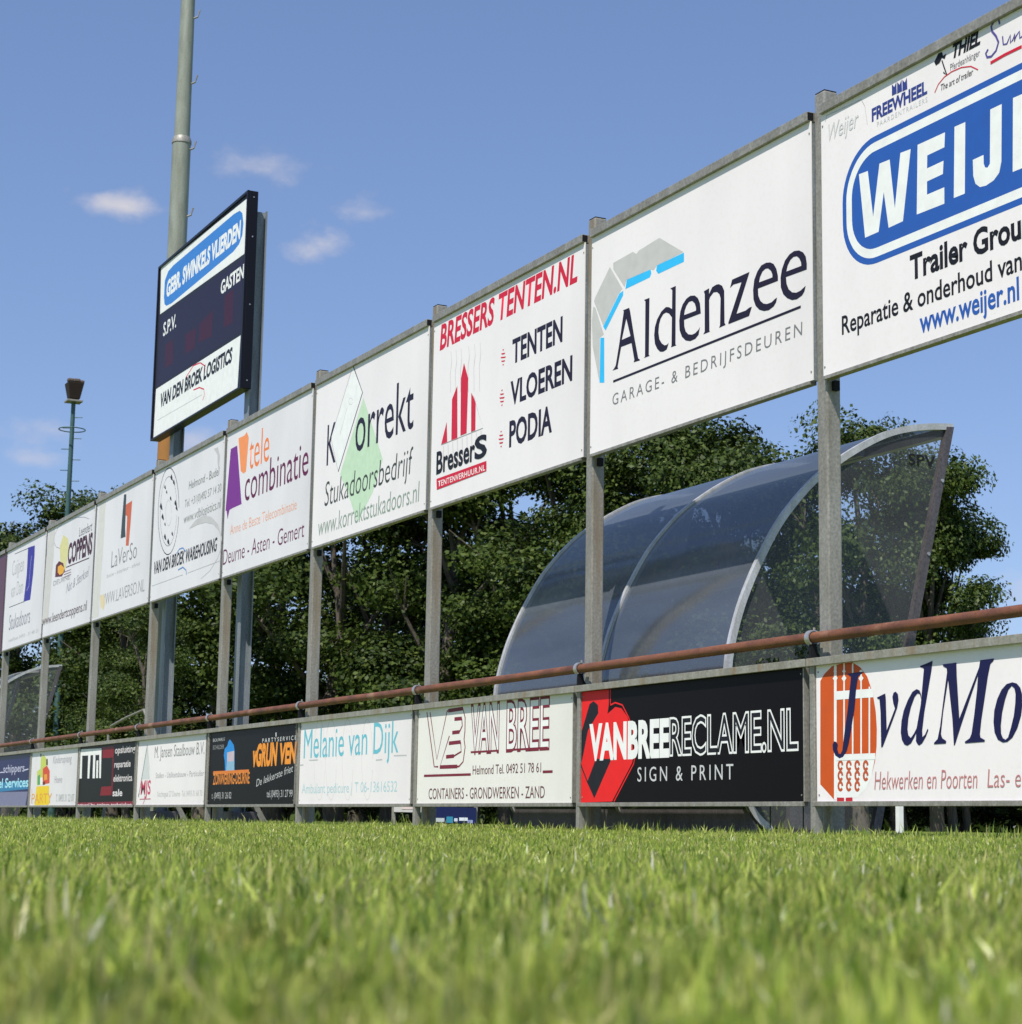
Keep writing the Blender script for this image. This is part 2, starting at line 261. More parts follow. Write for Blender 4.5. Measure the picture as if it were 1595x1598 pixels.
PRINT = {
'U0':[
['P',[[(-8.195,3.75),(-8.234,3.748),(-8.273,3.74),(-8.31,3.728),(-8.345,3.71),(-8.378,3.689),(-8.407,3.663),(-8.433,3.633),(-8.455,3.6),(-8.472,3.565),(-8.485,3.528),(-8.492,3.49),(-8.495,3.45),(-8.495,3.335),(-8.492,3.296),(-8.485,3.257),(-8.472,3.22),(-8.455,3.185),(-8.433,3.152),(-8.407,3.123),(-8.378,3.097),(-8.345,3.075),(-8.31,3.058),(-8.273,3.045),(-8.234,3.038),(-8.195,3.035),(-6.638,3.035),(-6.599,3.038),(-6.56,3.045),(-6.523,3.058),(-6.488,3.075),(-6.455,3.097),(-6.426,3.123),(-6.4,3.152),(-6.378,3.185),(-6.361,3.22),(-6.348,3.257),(-6.341,3.296),(-6.338,3.335),(-6.338,3.45),(-6.341,3.49),(-6.348,3.528),(-6.361,3.565),(-6.378,3.6),(-6.4,3.633),(-6.426,3.663),(-6.455,3.689),(-6.488,3.71),(-6.523,3.728),(-6.56,3.74),(-6.599,3.748),(-6.638,3.75)]],(.03,.11,.42)],
['P',[[(-8.195,3.715),(-8.23,3.713),(-8.264,3.706),(-8.296,3.695),(-8.327,3.68),(-8.356,3.661),(-8.382,3.638),(-8.405,3.612),(-8.424,3.583),(-8.44,3.552),(-8.451,3.519),(-8.458,3.485),(-8.46,3.45),(-8.46,3.335),(-8.458,3.3),(-8.451,3.266),(-8.44,3.234),(-8.424,3.203),(-8.405,3.174),(-8.382,3.148),(-8.356,3.125),(-8.327,3.106),(-8.296,3.09),(-8.264,3.079),(-8.23,3.072),(-8.195,3.07),(-6.638,3.07),(-6.603,3.072),(-6.569,3.079),(-6.537,3.09),(-6.505,3.106),(-6.477,3.125),(-6.451,3.148),(-6.428,3.174),(-6.409,3.203),(-6.393,3.234),(-6.382,3.266),(-6.375,3.3),(-6.373,3.335),(-6.373,3.45),(-6.375,3.485),(-6.382,3.519),(-6.393,3.552),(-6.409,3.583),(-6.428,3.612),(-6.451,3.638),(-6.477,3.661),(-6.505,3.68),(-6.537,3.695),(-6.569,3.706),(-6.603,3.713),(-6.638,3.715)]],(.85,.85,.83)],
['P',[[(-8.195,3.665),(-8.223,3.664),(-8.251,3.658),(-8.277,3.649),(-8.302,3.637),(-8.326,3.621),(-8.347,3.603),(-8.366,3.581),(-8.381,3.558),(-8.394,3.533),(-8.403,3.506),(-8.408,3.479),(-8.41,3.45),(-8.41,3.335),(-8.408,3.307),(-8.403,3.279),(-8.394,3.253),(-8.381,3.228),(-8.366,3.204),(-8.347,3.183),(-8.326,3.164),(-8.302,3.149),(-8.277,3.136),(-8.251,3.127),(-8.223,3.122),(-8.195,3.12),(-6.638,3.12),(-6.61,3.122),(-6.582,3.127),(-6.556,3.136),(-6.53,3.149),(-6.507,3.164),(-6.486,3.183),(-6.467,3.204),(-6.452,3.228),(-6.439,3.253),(-6.43,3.279),(-6.425,3.307),(-6.423,3.335),(-6.423,3.45),(-6.425,3.479),(-6.43,3.506),(-6.439,3.533),(-6.452,3.558),(-6.467,3.581),(-6.486,3.603),(-6.507,3.621),(-6.53,3.637),(-6.556,3.649),(-6.582,3.658),(-6.61,3.664),(-6.638,3.665)]],(.03,.11,.42)],
['P',[[(-8.342,3.577),(-8.262,3.572),(-8.22,3.301),(-8.158,3.582),(-8.069,3.578),(-8.031,3.294),(-7.976,3.586),(-7.889,3.58),(-7.964,3.205),(-8.087,3.202),(-8.124,3.413),(-8.174,3.204),(-8.294,3.203)]],(.85,.85,.83)],
['P',[[(-7.831,3.585),(-7.607,3.582),(-7.614,3.504),(-7.753,3.503),(-7.757,3.433),(-7.623,3.434),(-7.63,3.365),(-7.759,3.363),(-7.761,3.292),(-7.621,3.291),(-7.623,3.204),(-7.848,3.209)]],(.85,.85,.83)],
['P',[[(-7.531,3.587),(-7.446,3.585),(-7.462,3.211),(-7.548,3.212)]],(.85,.85,.83)],
['P',[[(-7.255,3.588),(-7.169,3.588),(-7.182,3.294),(-7.2,3.242),(-7.242,3.215),(-7.3,3.205),(-7.346,3.211),(-7.379,3.238),(-7.394,3.284),(-7.395,3.368),(-7.313,3.369),(-7.313,3.323),(-7.303,3.3),(-7.285,3.294),(-7.267,3.309)]],(.85,.85,.83)],
['P',[[(-7.086,3.591),(-6.886,3.585),(-6.891,3.511),(-7.012,3.512),(-7.015,3.44),(-6.901,3.439),(-6.904,3.37),(-7.018,3.373),(-7.021,3.295),(-6.897,3.295),(-6.9,3.213),(-7.102,3.216)]],(.85,.85,.83)],
['P',[[(-6.652,3.216),(-6.652,3.591),(-6.432,3.591),(-6.362,3.531),(-6.352,3.391),(-6.382,3.2910000000000004),(-6.432,3.2510000000000003),(-6.3420000000000005,3.216),(-6.452,3.216),(-6.532,3.486),(-6.5520000000000005,3.486),(-6.5520000000000005,3.216)],[(-6.5520000000000005,3.491),(-6.482,3.491),(-6.452,3.4210000000000003),(-6.482,3.341),(-6.5520000000000005,3.341)]],(.85,.85,.83)],
['T', 'Trailer Group',-7.907,2.876,-6.971,2.862,.127,(.015,.015,.02),.03,.0,1.0,None,0],
['T', 'Reparatie & onderhoud van',-8.512,2.705,-7.055,2.712,.102,(.015,.015,.02),.014,.0,1.0,None,0],
['T', 'trailers',-7.015,2.712,-6.677,2.713,.083,(.015,.015,.02),.014,.0,1.0,None,0],
['T', 'www.weijer.nl',-7.836,2.562,-7.081,2.572,.112,(.03,.11,.42),.02,.0,1.0,None,0],
['T', 'FREEWHEEL',-8.216,3.854,-7.747,3.829,.068,(.04,.06,.25),.04,.0,1.0,None,0],
['T', 'PAARDENTRAILERS',-8.174,3.806,-7.743,3.784,.027,(.6,.6,.62),0,0,1.3,None,0],
['P',[[(-8.04,3.927),(-8.039,3.992),(-8.018,3.969),(-8.001,3.993),(-7.999,3.927)]],(.04,.06,.25)],
['P',[[(-7.995,3.924),(-7.993,3.989),(-7.973,3.966),(-7.956,3.99),(-7.953,3.924)]],(.04,.06,.25)],
['P',[[(-7.949,3.921),(-7.948,3.986),(-7.928,3.963),(-7.911,3.986),(-7.908,3.921)]],(.04,.06,.25)],
['T', 'THIEL',-7.542,3.96,-7.313,3.958,.069,(.015,.015,.02),.045,.25,1.0,None,0],
['T', 'Pferdeanhänger',-7.554,3.903,-7.322,3.891,.036,(.2,.2,.21),0,.0,1.0,None,0],
['L',[(-7.682,3.823),(-7.652,3.858),(-7.603,3.881),(-7.544,3.889),(-7.468,3.885),(-7.394,3.865),(-7.339,3.827)],.006,(.62,.02,.05)],
['T', 'The art of trailer',-7.637,3.819,-7.377,3.811,.034,(.015,.015,.02),.0,.15,1.0,None,0],
['P',[[(-7.681,3.99),(-7.647,4.025),(-7.618,4.024),(-7.609,3.998),(-7.583,4.002),(-7.596,3.977),(-7.619,3.991),(-7.639,3.97),(-7.668,3.967)]],(.015,.015,.02)],
['L',[(-7.619,3.978),(-7.605,3.94),(-7.583,3.887),(-7.609,3.909)],.008,(.015,.015,.02)],
['L',[(-7.169,4.007),(-7.177,4.038),(-7.207,4.041),(-7.232,4.018),(-7.227,3.991),(-7.198,3.954),(-7.181,3.916),(-7.2,3.879),(-7.237,3.861),(-7.268,3.868),(-7.278,3.892),(-7.259,3.907)],.012,(.1,.08,.3)],
['L',[(-7.15,3.936),(-7.146,3.891),(-7.12,3.885),(-7.092,3.921),(-7.093,3.88),(-7.075,3.89),(-7.062,3.916),(-7.063,3.877),(-7.052,3.9),(-7.027,3.916),(-7.025,3.88),(-7.005,3.883)],.009,(.1,.08,.3)],
['L',[(-7.244,3.829),(-7.139,3.834),(-7.013,3.832)],.016,(.62,.02,.05)],
['L',[(-8.649,3.981),(-8.637,4.013),(-8.388,4.001),(-8.311,4.0),(-8.279,3.95),(-8.26,3.84)],.004,(.55,.55,.55)],
['T', 'Weijer',-8.639,3.857,-8.336,3.851,.099,(.62,.62,.62),0,.2,1.0,None,0],
],
'U1':[
['P',[[(-11.087,3.778),(-10.823,3.787),(-10.776,3.759),(-10.742,3.775),(-10.48,3.791),(-10.181,3.617),(-10.509,3.613),(-10.549,3.591),(-10.59,3.607),(-10.906,3.615),(-10.931,3.571),(-11.086,3.733)]],(.55,.54,.52)],
['P',[[(-10.902,3.614),(-10.59,3.607),(-10.58,3.577),(-10.6,3.555),(-10.92,3.554)]],(.04,.5,.9)],
['P',[[(-10.509,3.613),(-10.175,3.612),(-10.175,3.552),(-10.492,3.552),(-10.519,3.58)]],(.04,.5,.9)],
['P',[[(-11.133,3.762),(-10.959,3.567),(-11.009,3.546),(-11.22,3.372),(-11.352,3.572),(-11.337,3.597)]],(.55,.54,.52)],
['P',[[(-11.0,3.544),(-10.948,3.551),(-10.948,3.52),(-11.186,3.33),(-11.22,3.366)]],(.04,.5,.9)],
['P',[[(-11.363,3.541),(-11.329,3.519),(-11.208,3.307),(-11.264,3.299),(-11.265,2.989),(-11.365,3.257),(-11.38,3.442)]],(.55,.54,.52)],
['P',[[(-11.257,3.296),(-11.203,3.284),(-11.197,2.971),(-11.262,2.983)]],(.04,.5,.9)],
['P',[[(-11.085,3.031),(-11.063,3.042),(-11.042,3.057),(-10.996,3.197),(-10.939,3.405),(-10.948,3.416),(-10.866,3.414),(-10.853,3.385),(-10.796,3.197),(-10.743,3.043),(-10.722,3.032),(-10.722,3.025),(-10.802,3.029),(-10.794,3.045),(-10.833,3.166),(-10.97,3.169),(-11.016,3.043),(-11.007,3.028)],[(-10.904,3.348),(-10.847,3.217),(-10.962,3.216)]],(.02,.015,.035)],
['P',[[(-10.673,3.421),(-10.602,3.419),(-10.607,3.038),(-10.595,3.029),(-10.67,3.03),(-10.656,3.037),(-10.654,3.408)]],(.02,.015,.035)],
['P',[[(-10.34,3.418),(-10.273,3.418),(-10.275,3.036),(-10.263,3.027),(-10.33,3.029),(-10.323,3.04),(-10.316,3.401)]],(.02,.015,.035)],
['P',[[(-10.307,3.27),(-10.355,3.298),(-10.395,3.308),(-10.451,3.291),(-10.503,3.252),(-10.531,3.207),(-10.54,3.154),(-10.53,3.096),(-10.501,3.056),(-10.465,3.029),(-10.425,3.02),(-10.381,3.026),(-10.358,3.063),(-10.385,3.056),(-10.409,3.059),(-10.441,3.077),(-10.474,3.113),(-10.486,3.163),(-10.478,3.212),(-10.459,3.246),(-10.427,3.268),(-10.391,3.271),(-10.355,3.256),(-10.307,3.211)]],(.02,.015,.035)],
['P',[[(-9.984,3.084),(-9.999,3.038),(-10.037,3.02),(-10.097,3.018),(-10.151,3.034),(-10.197,3.069),(-10.225,3.117),(-10.23,3.181),(-10.217,3.237),(-10.19,3.276),(-10.144,3.303),(-10.098,3.311),(-10.045,3.3),(-10.007,3.274),(-9.984,3.236),(-9.973,3.168),(-10.171,3.172),(-10.168,3.129),(-10.151,3.092),(-10.12,3.067),(-10.075,3.055),(-10.037,3.057),(-9.999,3.071)],[(-10.171,3.203),(-10.163,3.232),(-10.144,3.257),(-10.113,3.275),(-10.075,3.272),(-10.045,3.25),(-10.03,3.218),(-10.03,3.199)]],(.02,.015,.035)],
['P',[[(-9.939,3.301),(-9.877,3.306),(-9.879,3.269),(-9.841,3.304),(-9.795,3.309),(-9.764,3.304),(-9.729,3.285),(-9.706,3.249),(-9.703,3.047),(-9.691,3.031),(-9.764,3.029),(-9.753,3.043),(-9.747,3.211),(-9.76,3.24),(-9.787,3.26),(-9.826,3.267),(-9.865,3.248),(-9.877,3.23),(-9.874,3.038),(-9.869,3.028),(-9.944,3.028),(-9.928,3.042),(-9.928,3.281)]],(.02,.015,.035)],
['P',[[(-9.618,3.296),(-9.428,3.297),(-9.439,3.277),(-9.57,3.072),(-9.47,3.069),(-9.433,3.078),(-9.404,3.077),(-9.434,3.027),(-9.657,3.028),(-9.661,3.037),(-9.514,3.255),(-9.558,3.258),(-9.603,3.262),(-9.641,3.25),(-9.63,3.269)]],(.02,.015,.035)],
['P',[[(-9.14,3.07),(-9.15,3.044),(-9.175,3.025),(-9.225,3.014),(-9.274,3.02),(-9.325,3.04),(-9.364,3.074),(-9.386,3.117),(-9.39,3.176),(-9.377,3.236),(-9.344,3.278),(-9.301,3.305),(-9.251,3.308),(-9.208,3.299),(-9.173,3.28),(-9.145,3.244),(-9.13,3.199),(-9.13,3.168),(-9.338,3.172),(-9.335,3.129),(-9.313,3.091),(-9.281,3.067),(-9.246,3.056),(-9.196,3.055),(-9.161,3.067)],[(-9.327,3.207),(-9.316,3.237),(-9.29,3.264),(-9.258,3.273),(-9.23,3.268),(-9.201,3.246),(-9.187,3.222),(-9.187,3.203)]],(.02,.015,.035)],
['P',[[(-8.853,3.07),(-8.866,3.04),(-8.889,3.022),(-8.94,3.012),(-8.988,3.018),(-9.036,3.041),(-9.077,3.075),(-9.101,3.122),(-9.103,3.18),(-9.089,3.226),(-9.057,3.271),(-9.012,3.296),(-8.964,3.304),(-8.916,3.295),(-8.876,3.273),(-8.85,3.242),(-8.84,3.199),(-8.841,3.163),(-9.048,3.17),(-9.042,3.128),(-9.021,3.09),(-8.987,3.064),(-8.947,3.052),(-8.906,3.054),(-8.869,3.065)],[(-9.044,3.202),(-9.03,3.235),(-9.002,3.261),(-8.971,3.271),(-8.937,3.266),(-8.914,3.248),(-8.897,3.221),(-8.894,3.198)]],(.02,.015,.035)],
['L',[(-11.074,2.954),(-8.903,2.959)],.016,(.02,.015,.035)],
['T', 'GARAGE- & BEDRIJFSDEUREN',-11.084,2.794,-8.89,2.789,.077,(.2,.2,.21),-.004,.05,1.35,None,0],
],
'U2':[
['T', 'BRESSERS TENTEN.NL',-13.919,3.776,-11.593,3.786,.196,(.62,.02,.05),.028,.12,1.0,None,0],
['T', 'TENTEN',-12.599,3.395,-11.816,3.396,.174,(.02,.015,.035),.03,.0,1.0,None,0],
['T', 'VLOEREN',-12.616,3.087,-11.663,3.08,.17,(.02,.015,.035),.03,.0,1.0,None,0],
['T', 'PODIA',-12.627,2.771,-11.963,2.769,.184,(.02,.015,.035),.03,.0,1.0,None,0],
['P',[[(-12.775,3.538),(-12.746,3.537),(-12.757,3.527),(-12.763,3.525)]],(.62,.02,.05)],
['P',[[(-12.794,3.513),(-12.725,3.504),(-12.736,3.494),(-12.782,3.5)]],(.62,.02,.05)],
['P',[[(-12.804,3.487),(-12.712,3.472),(-12.723,3.463),(-12.792,3.474)]],(.62,.02,.05)],
['P',[[(-12.791,3.455),(-12.723,3.446),(-12.734,3.437),(-12.78,3.443)]],(.62,.02,.05)],
['P',[[(-12.77,3.422),(-12.742,3.422),(-12.753,3.412),(-12.758,3.41)]],(.62,.02,.05)],
['P',[[(-12.783,3.228),(-12.754,3.228),(-12.765,3.218),(-12.771,3.216)]],(.62,.02,.05)],
['P',[[(-12.802,3.204),(-12.733,3.195),(-12.744,3.186),(-12.79,3.191)]],(.62,.02,.05)],
['P',[[(-12.812,3.177),(-12.721,3.165),(-12.732,3.155),(-12.8,3.164)]],(.62,.02,.05)],
['P',[[(-12.8,3.146),(-12.731,3.138),(-12.742,3.129),(-12.788,3.134)]],(.62,.02,.05)],
['P',[[(-12.778,3.114),(-12.75,3.114),(-12.761,3.104),(-12.767,3.101)]],(.62,.02,.05)],
['P',[[(-12.785,2.913),(-12.757,2.913),(-12.768,2.904),(-12.773,2.901)]],(.62,.02,.05)],
['P',[[(-12.804,2.888),(-12.735,2.882),(-12.746,2.872),(-12.792,2.876)]],(.62,.02,.05)],
['P',[[(-12.814,2.862),(-12.723,2.851),(-12.734,2.842),(-12.802,2.85)]],(.62,.02,.05)],
['P',[[(-12.802,2.831),(-12.733,2.825),(-12.744,2.815),(-12.79,2.819)]],(.62,.02,.05)],
['P',[[(-12.781,2.8),(-12.752,2.8),(-12.763,2.79),(-12.769,2.787)]],(.62,.02,.05)],
['L',[(-13.706,3.723),(-13.686,3.637),(-13.709,3.532),(-13.696,3.392)],.005,(.6,.6,.6)],
['L',[(-13.61,3.715),(-13.59,3.629),(-13.613,3.525),(-13.6,3.374)],.005,(.6,.6,.6)],
['L',[(-13.515,3.707),(-13.496,3.622),(-13.519,3.518),(-13.505,3.355)],.005,(.6,.6,.6)],
['L',[(-13.375,3.695),(-13.356,3.61),(-13.379,3.507),(-13.364,3.328)],.005,(.6,.6,.6)],
['L',[(-13.267,3.686),(-13.249,3.602),(-13.271,3.5),(-13.257,3.307)],.005,(.6,.6,.6)],
['L',[(-13.167,3.678),(-13.149,3.594),(-13.171,3.492),(-13.157,3.288)],.005,(.6,.6,.6)],
['P',[[(-13.855,2.991),(-13.757,3.158),(-13.739,2.992)]],(.62,.02,.05)],
['P',[[(-13.664,3.325),(-13.57,3.416),(-13.549,2.986),(-13.66,2.989)]],(.62,.02,.05)],
['P',[[(-13.504,3.463),(-13.453,3.575),(-13.369,3.436),(-13.38,3.004),(-13.491,3.003)]],(.62,.02,.05)],
['P',[[(-13.308,3.311),(-13.226,3.222),(-13.222,2.999),(-13.297,2.999)]],(.62,.02,.05)],
['L',[(-13.855,2.991),(-13.087,2.992),(-13.264,3.276)],.005,(.35,.35,.35)],
['L',[(-13.812,2.978),(-13.801,2.88)],.006,(.6,.6,.6)],
['L',[(-13.723,2.978),(-13.711,2.882)],.006,(.6,.6,.6)],
['L',[(-13.634,2.979),(-13.623,2.883)],.006,(.6,.6,.6)],
['L',[(-13.546,2.98),(-13.535,2.884)],.006,(.6,.6,.6)],
['L',[(-13.459,2.981),(-13.448,2.886)],.006,(.6,.6,.6)],
['L',[(-13.373,2.982),(-13.362,2.887)],.006,(.6,.6,.6)],
['L',[(-13.288,2.983),(-13.277,2.888)],.006,(.6,.6,.6)],
['L',[(-13.203,2.983),(-13.193,2.89)],.006,(.6,.6,.6)],
['L',[(-13.12,2.984),(-13.11,2.891)],.006,(.6,.6,.6)],
['T', 'Bresser',-13.931,2.764,-13.227,2.771,.172,(.015,.015,.02),.024,.0,1.0,None,0],
['T', 'S',-13.212,2.768,-13.025,2.773,.162,(.015,.015,.02),.032,.0,1.0,None,0],
['P',[[(-13.928,2.726),(-13.014,2.726),(-13.011,2.648),(-13.917,2.637)]],(.62,.02,.05)],
['T', 'TENTENVERHUUR.NL',-13.892,2.653,-13.035,2.662,.044,(.85,.85,.83),.01,0,1.1,None,0],
],
'U3':[
['P',[[(-15.541,3.697),(-15.289,3.369),(-15.059,3.069),(-15.27,2.811),(-15.605,2.596),(-15.816,2.858),(-16.052,3.09)]],(.55,.72,.52)],
['T', 'K',-16.4,3.231,-16.173,3.216,.378,(.02,.015,.035),.0,.0,1.0,None,0],
['P',[[(-15.8,4.036),(-15.566,3.75),(-16.099,3.122),(-16.294,3.479)]],(.86,.86,.85)],
['L',[(-15.809,4.037),(-15.566,3.75),(-16.099,3.122)],.014,(.02,.015,.035)],
['L',[(-15.842,4.011),(-16.306,3.464),(-16.1,3.13)],.005,(.2,.2,.21)],
['L',[(-15.788,3.711),(-15.791,3.719),(-15.796,3.728),(-15.805,3.735),(-15.816,3.742),(-15.829,3.748),(-15.843,3.751),(-15.857,3.753),(-15.869,3.752),(-15.88,3.75),(-15.888,3.745),(-15.892,3.739),(-15.893,3.731),(-15.891,3.723),(-15.885,3.715),(-15.876,3.707),(-15.865,3.7),(-15.852,3.695),(-15.838,3.691),(-15.825,3.689),(-15.812,3.69),(-15.802,3.693),(-15.794,3.697),(-15.789,3.704)],.004,(.5,.5,.5)],
['L',[(-15.924,3.679),(-16.082,3.459)],.006,(.5,.5,.5)],
['T', 'orrekt',-15.705,3.239,-14.424,3.224,.446,(.02,.015,.035),.0,.0,1.0,None,0],
['T', 'Stukadoorsbedrijf',-16.423,2.859,-14.42,2.838,.224,(.05,.06,.05),-.006,.1,1.0,None,0],
['T', 'www.korrektstukadoors.nl',-16.565,2.596,-14.269,2.591,.17,(.25,.33,.27),-.004,.05,1.0,None,0],
],
'U4':[
['P',[[(-19.222,3.851),(-19.013,3.853),(-18.797,3.206),(-19.08,3.204),(-19.184,3.198),(-19.236,3.107),(-19.279,3.201),(-19.317,3.211)]],(.2,.03,.26)],
['P',[[(-18.98,3.924),(-18.79,3.92),(-18.717,3.946),(-18.648,3.875),(-18.694,3.532),(-18.768,3.519),(-18.864,3.559)]],(.9,.3,.1)],
['T', 'tele',-18.609,3.539,-18.0,3.524,.37,(.85,.22,.05),-.004,.0,1.0,None,0],
['T', 'combinatie',-18.708,3.222,-16.872,3.215,.335,(.13,.01,.06),-.002,.0,1.0,None,0],
['T', 'Anne de Beste Telecombinatie',-19.135,2.934,-17.154,2.922,.102,(.8,.35,.2),-.008,.0,1.0,None,0],
['T', 'Deurne - Asten - Gemert',-19.336,2.637,-16.924,2.632,.162,(.13,.01,.06),-.006,.05,1.0,None,0],
],
'U5':[
['L',[(-21.008,3.476),(-21.031,3.575),(-21.067,3.671),(-21.118,3.76),(-21.18,3.84),(-21.251,3.907),(-21.329,3.958),(-21.411,3.992),(-21.494,4.006),(-21.574,4.001),(-21.649,3.975),(-21.715,3.931),(-21.769,3.869),(-21.81,3.792),(-21.835,3.703),(-21.844,3.606),(-21.836,3.505),(-21.812,3.403),(-21.772,3.305),(-21.719,3.214),(-21.655,3.135),(-21.581,3.07),(-21.502,3.022),(-21.42,2.992),(-21.338,2.981),(-21.26,2.989),(-21.188,3.017),(-21.125,3.062),(-21.073,3.123),(-21.035,3.198),(-21.011,3.284),(-21.002,3.378)],.012,(.015,.015,.02)],
['L',[(-21.089,3.479),(-21.107,3.558),(-21.136,3.635),(-21.177,3.707),(-21.227,3.77),(-21.284,3.824),(-21.346,3.865),(-21.412,3.891),(-21.478,3.902),(-21.542,3.898),(-21.602,3.877),(-21.654,3.842),(-21.697,3.792),(-21.73,3.731),(-21.75,3.66),(-21.757,3.583),(-21.751,3.502),(-21.732,3.42),(-21.7,3.342),(-21.658,3.27),(-21.607,3.207),(-21.548,3.154),(-21.485,3.115),(-21.419,3.091),(-21.354,3.082),(-21.291,3.089),(-21.233,3.111),(-21.183,3.147),(-21.141,3.196),(-21.11,3.256),(-21.09,3.325),(-21.083,3.4)],.006,(.015,.015,.02)],
['P',[[(-21.405,3.88),(-21.366,3.916),(-21.325,3.876),(-21.3,3.825),(-21.365,3.851)]],(.015,.015,.02)],
['P',[[(-21.293,3.807),(-21.26,3.838),(-21.225,3.804),(-21.204,3.761),(-21.259,3.782)]],(.015,.015,.02)],
['P',[[(-21.636,3.802),(-21.608,3.828),(-21.577,3.799),(-21.559,3.763),(-21.607,3.781)]],(.015,.015,.02)],
['P',[[(-21.785,3.597),(-21.74,3.639),(-21.691,3.593),(-21.662,3.535),(-21.739,3.564)]],(.015,.015,.02)],
['P',[[(-21.693,3.462),(-21.653,3.499),(-21.611,3.459),(-21.585,3.408),(-21.652,3.433)]],(.015,.015,.02)],
['P',[[(-21.199,3.553),(-21.161,3.589),(-21.12,3.549),(-21.096,3.5),(-21.16,3.524)]],(.015,.015,.02)],
['P',[[(-21.14,3.489),(-21.107,3.52),(-21.073,3.486),(-21.052,3.444),(-21.106,3.465)]],(.015,.015,.02)],
['P',[[(-21.557,3.211),(-21.518,3.247),(-21.477,3.208),(-21.451,3.158),(-21.517,3.182)]],(.015,.015,.02)],
['P',[[(-21.419,3.138),(-21.38,3.174),(-21.339,3.136),(-21.314,3.086),(-21.379,3.11)]],(.015,.015,.02)],
['P',[[(-21.26,3.21),(-21.233,3.236),(-21.204,3.209),(-21.186,3.173),(-21.232,3.19)]],(.015,.015,.02)],
['P',[[(-21.555,3.734),(-21.532,3.755),(-21.508,3.732),(-21.494,3.703),(-21.532,3.717)]],(.015,.015,.02)],
['P',[[(-21.387,3.635),(-21.359,3.661),(-21.33,3.632),(-21.312,3.596),(-21.358,3.614)]],(.015,.015,.02)],
['P',[[(-21.561,3.36),(-21.539,3.381),(-21.515,3.359),(-21.5,3.33),(-21.538,3.344)]],(.015,.015,.02)],
['L',[(-21.297,3.455),(-21.307,3.495),(-21.324,3.533),(-21.347,3.567),(-21.374,3.595),(-21.405,3.614),(-21.436,3.623),(-21.465,3.622),(-21.491,3.611),(-21.512,3.59),(-21.526,3.561),(-21.532,3.526),(-21.53,3.487),(-21.519,3.447),(-21.502,3.409),(-21.479,3.375),(-21.451,3.347),(-21.42,3.328),(-21.39,3.319),(-21.36,3.321),(-21.335,3.332),(-21.314,3.353),(-21.301,3.382),(-21.295,3.417)],.005,(.5,.5,.5)],
['T', 'Helmond - Budel',-20.663,3.636,-19.584,3.623,.093,(.2,.22,.2),-.004,.1,1.0,None,0],
['T', 'Tel. +31(0)492 57 14 30',-20.793,3.456,-19.489,3.429,.087,(.25,.27,.25),-.006,.1,1.0,None,0],
['T', 'www.vdblogistics.nl',-20.807,3.262,-19.485,3.269,.101,(.25,.27,.25),-.006,.1,1.0,None,0],
['P',[[(-20.586,3.179),(-20.361,3.248),(-20.076,3.263),(-19.789,3.206),(-19.555,3.098),(-19.401,2.941),(-19.376,2.87),(-19.519,3.025),(-19.722,3.12),(-20.008,3.175),(-20.295,3.186)]],(.55,.53,.53)],
['P',[[(-19.803,3.951),(-19.664,3.945),(-19.586,3.845),(-19.604,3.692),(-19.652,3.769),(-19.664,3.858)]],(.55,.53,.53)],
['L',[(-19.376,2.87),(-19.509,2.733),(-19.768,2.625),(-20.068,2.571)],.005,(.5,.5,.5)],
['L',[(-21.903,4.052),(-22.072,3.867),(-22.013,3.705)],.005,(.5,.5,.5)],
['T', 'VAN DEN BROEK WAREHOUSING',-21.917,2.812,-19.563,2.821,.139,(.015,.015,.02),.02,.15,1.0,None,0],
['L',[(-21.023,2.953),(-20.92,2.995),(-20.786,2.992),(-20.683,2.94)],.014,(.1,.25,.55)],
['L',[(-20.934,2.761),(-20.754,2.772),(-20.628,2.723),(-20.609,2.672)],.014,(.1,.25,.55)],
['L',[(-21.949,2.684),(-20.742,2.687)],.004,(.5,.5,.5)],
['L',[(-20.575,2.687),(-19.423,2.693)],.004,(.5,.5,.5)],
],
'U6':[
['P',[[(-24.574,4.03),(-24.267,4.023),(-24.27,3.529),(-24.342,2.535),(-24.691,2.53),(-24.605,3.46)]],(.67,.645,.6)],  # left edge strip: dirt tint, with shading put into the colour
['P',[[(-23.385,3.973),(-23.279,3.958),(-23.264,3.544),(-23.223,3.42),(-23.449,3.427),(-23.428,3.671)]],(.05,.06,.06)],
['P',[[(-23.282,3.827),(-22.999,3.839),(-23.024,3.547),(-23.061,3.292),(-23.19,3.304),(-23.191,3.674),(-23.271,3.693)]],(.6,.13,.05)],
['T', 'LaVerSo',-23.837,3.098,-22.675,3.101,.212,(.2,.2,.2),-.01,.0,1.0,None,0],
['T', 'bouw - interieur - advies',-24.02,3.0,-22.515,2.986,.051,(.4,.4,.4),-.006,.0,1.0,None,0],
['T', 'WWW.LAVERSO.NL',-24.283,2.661,-22.268,2.648,.15,(.3,.3,.3),-.006,.0,1.0,None,0],
['P',[[(-24.308,2.793),(-24.104,2.8),(-24.04,2.678),(-24.113,2.596),(-24.261,2.654)]],(.75,.62,.38)],
],
'U7':[
['P',[[(-27.335,4.03),(-26.982,4.021),(-26.976,3.626),(-27.117,2.709),(-27.471,2.704),(-27.423,3.597)]],(.63,.6,.57)],  # left edge strip again: beige dirt tint plus shading put into the colour
['L',[(-26.595,3.676),(-26.851,3.73),(-26.992,3.807),(-27.015,3.909),(-26.788,4.0),(-26.354,4.041),(-25.801,4.006),(-25.337,3.948),(-25.069,3.889)],.008,(.25,.25,.3)],
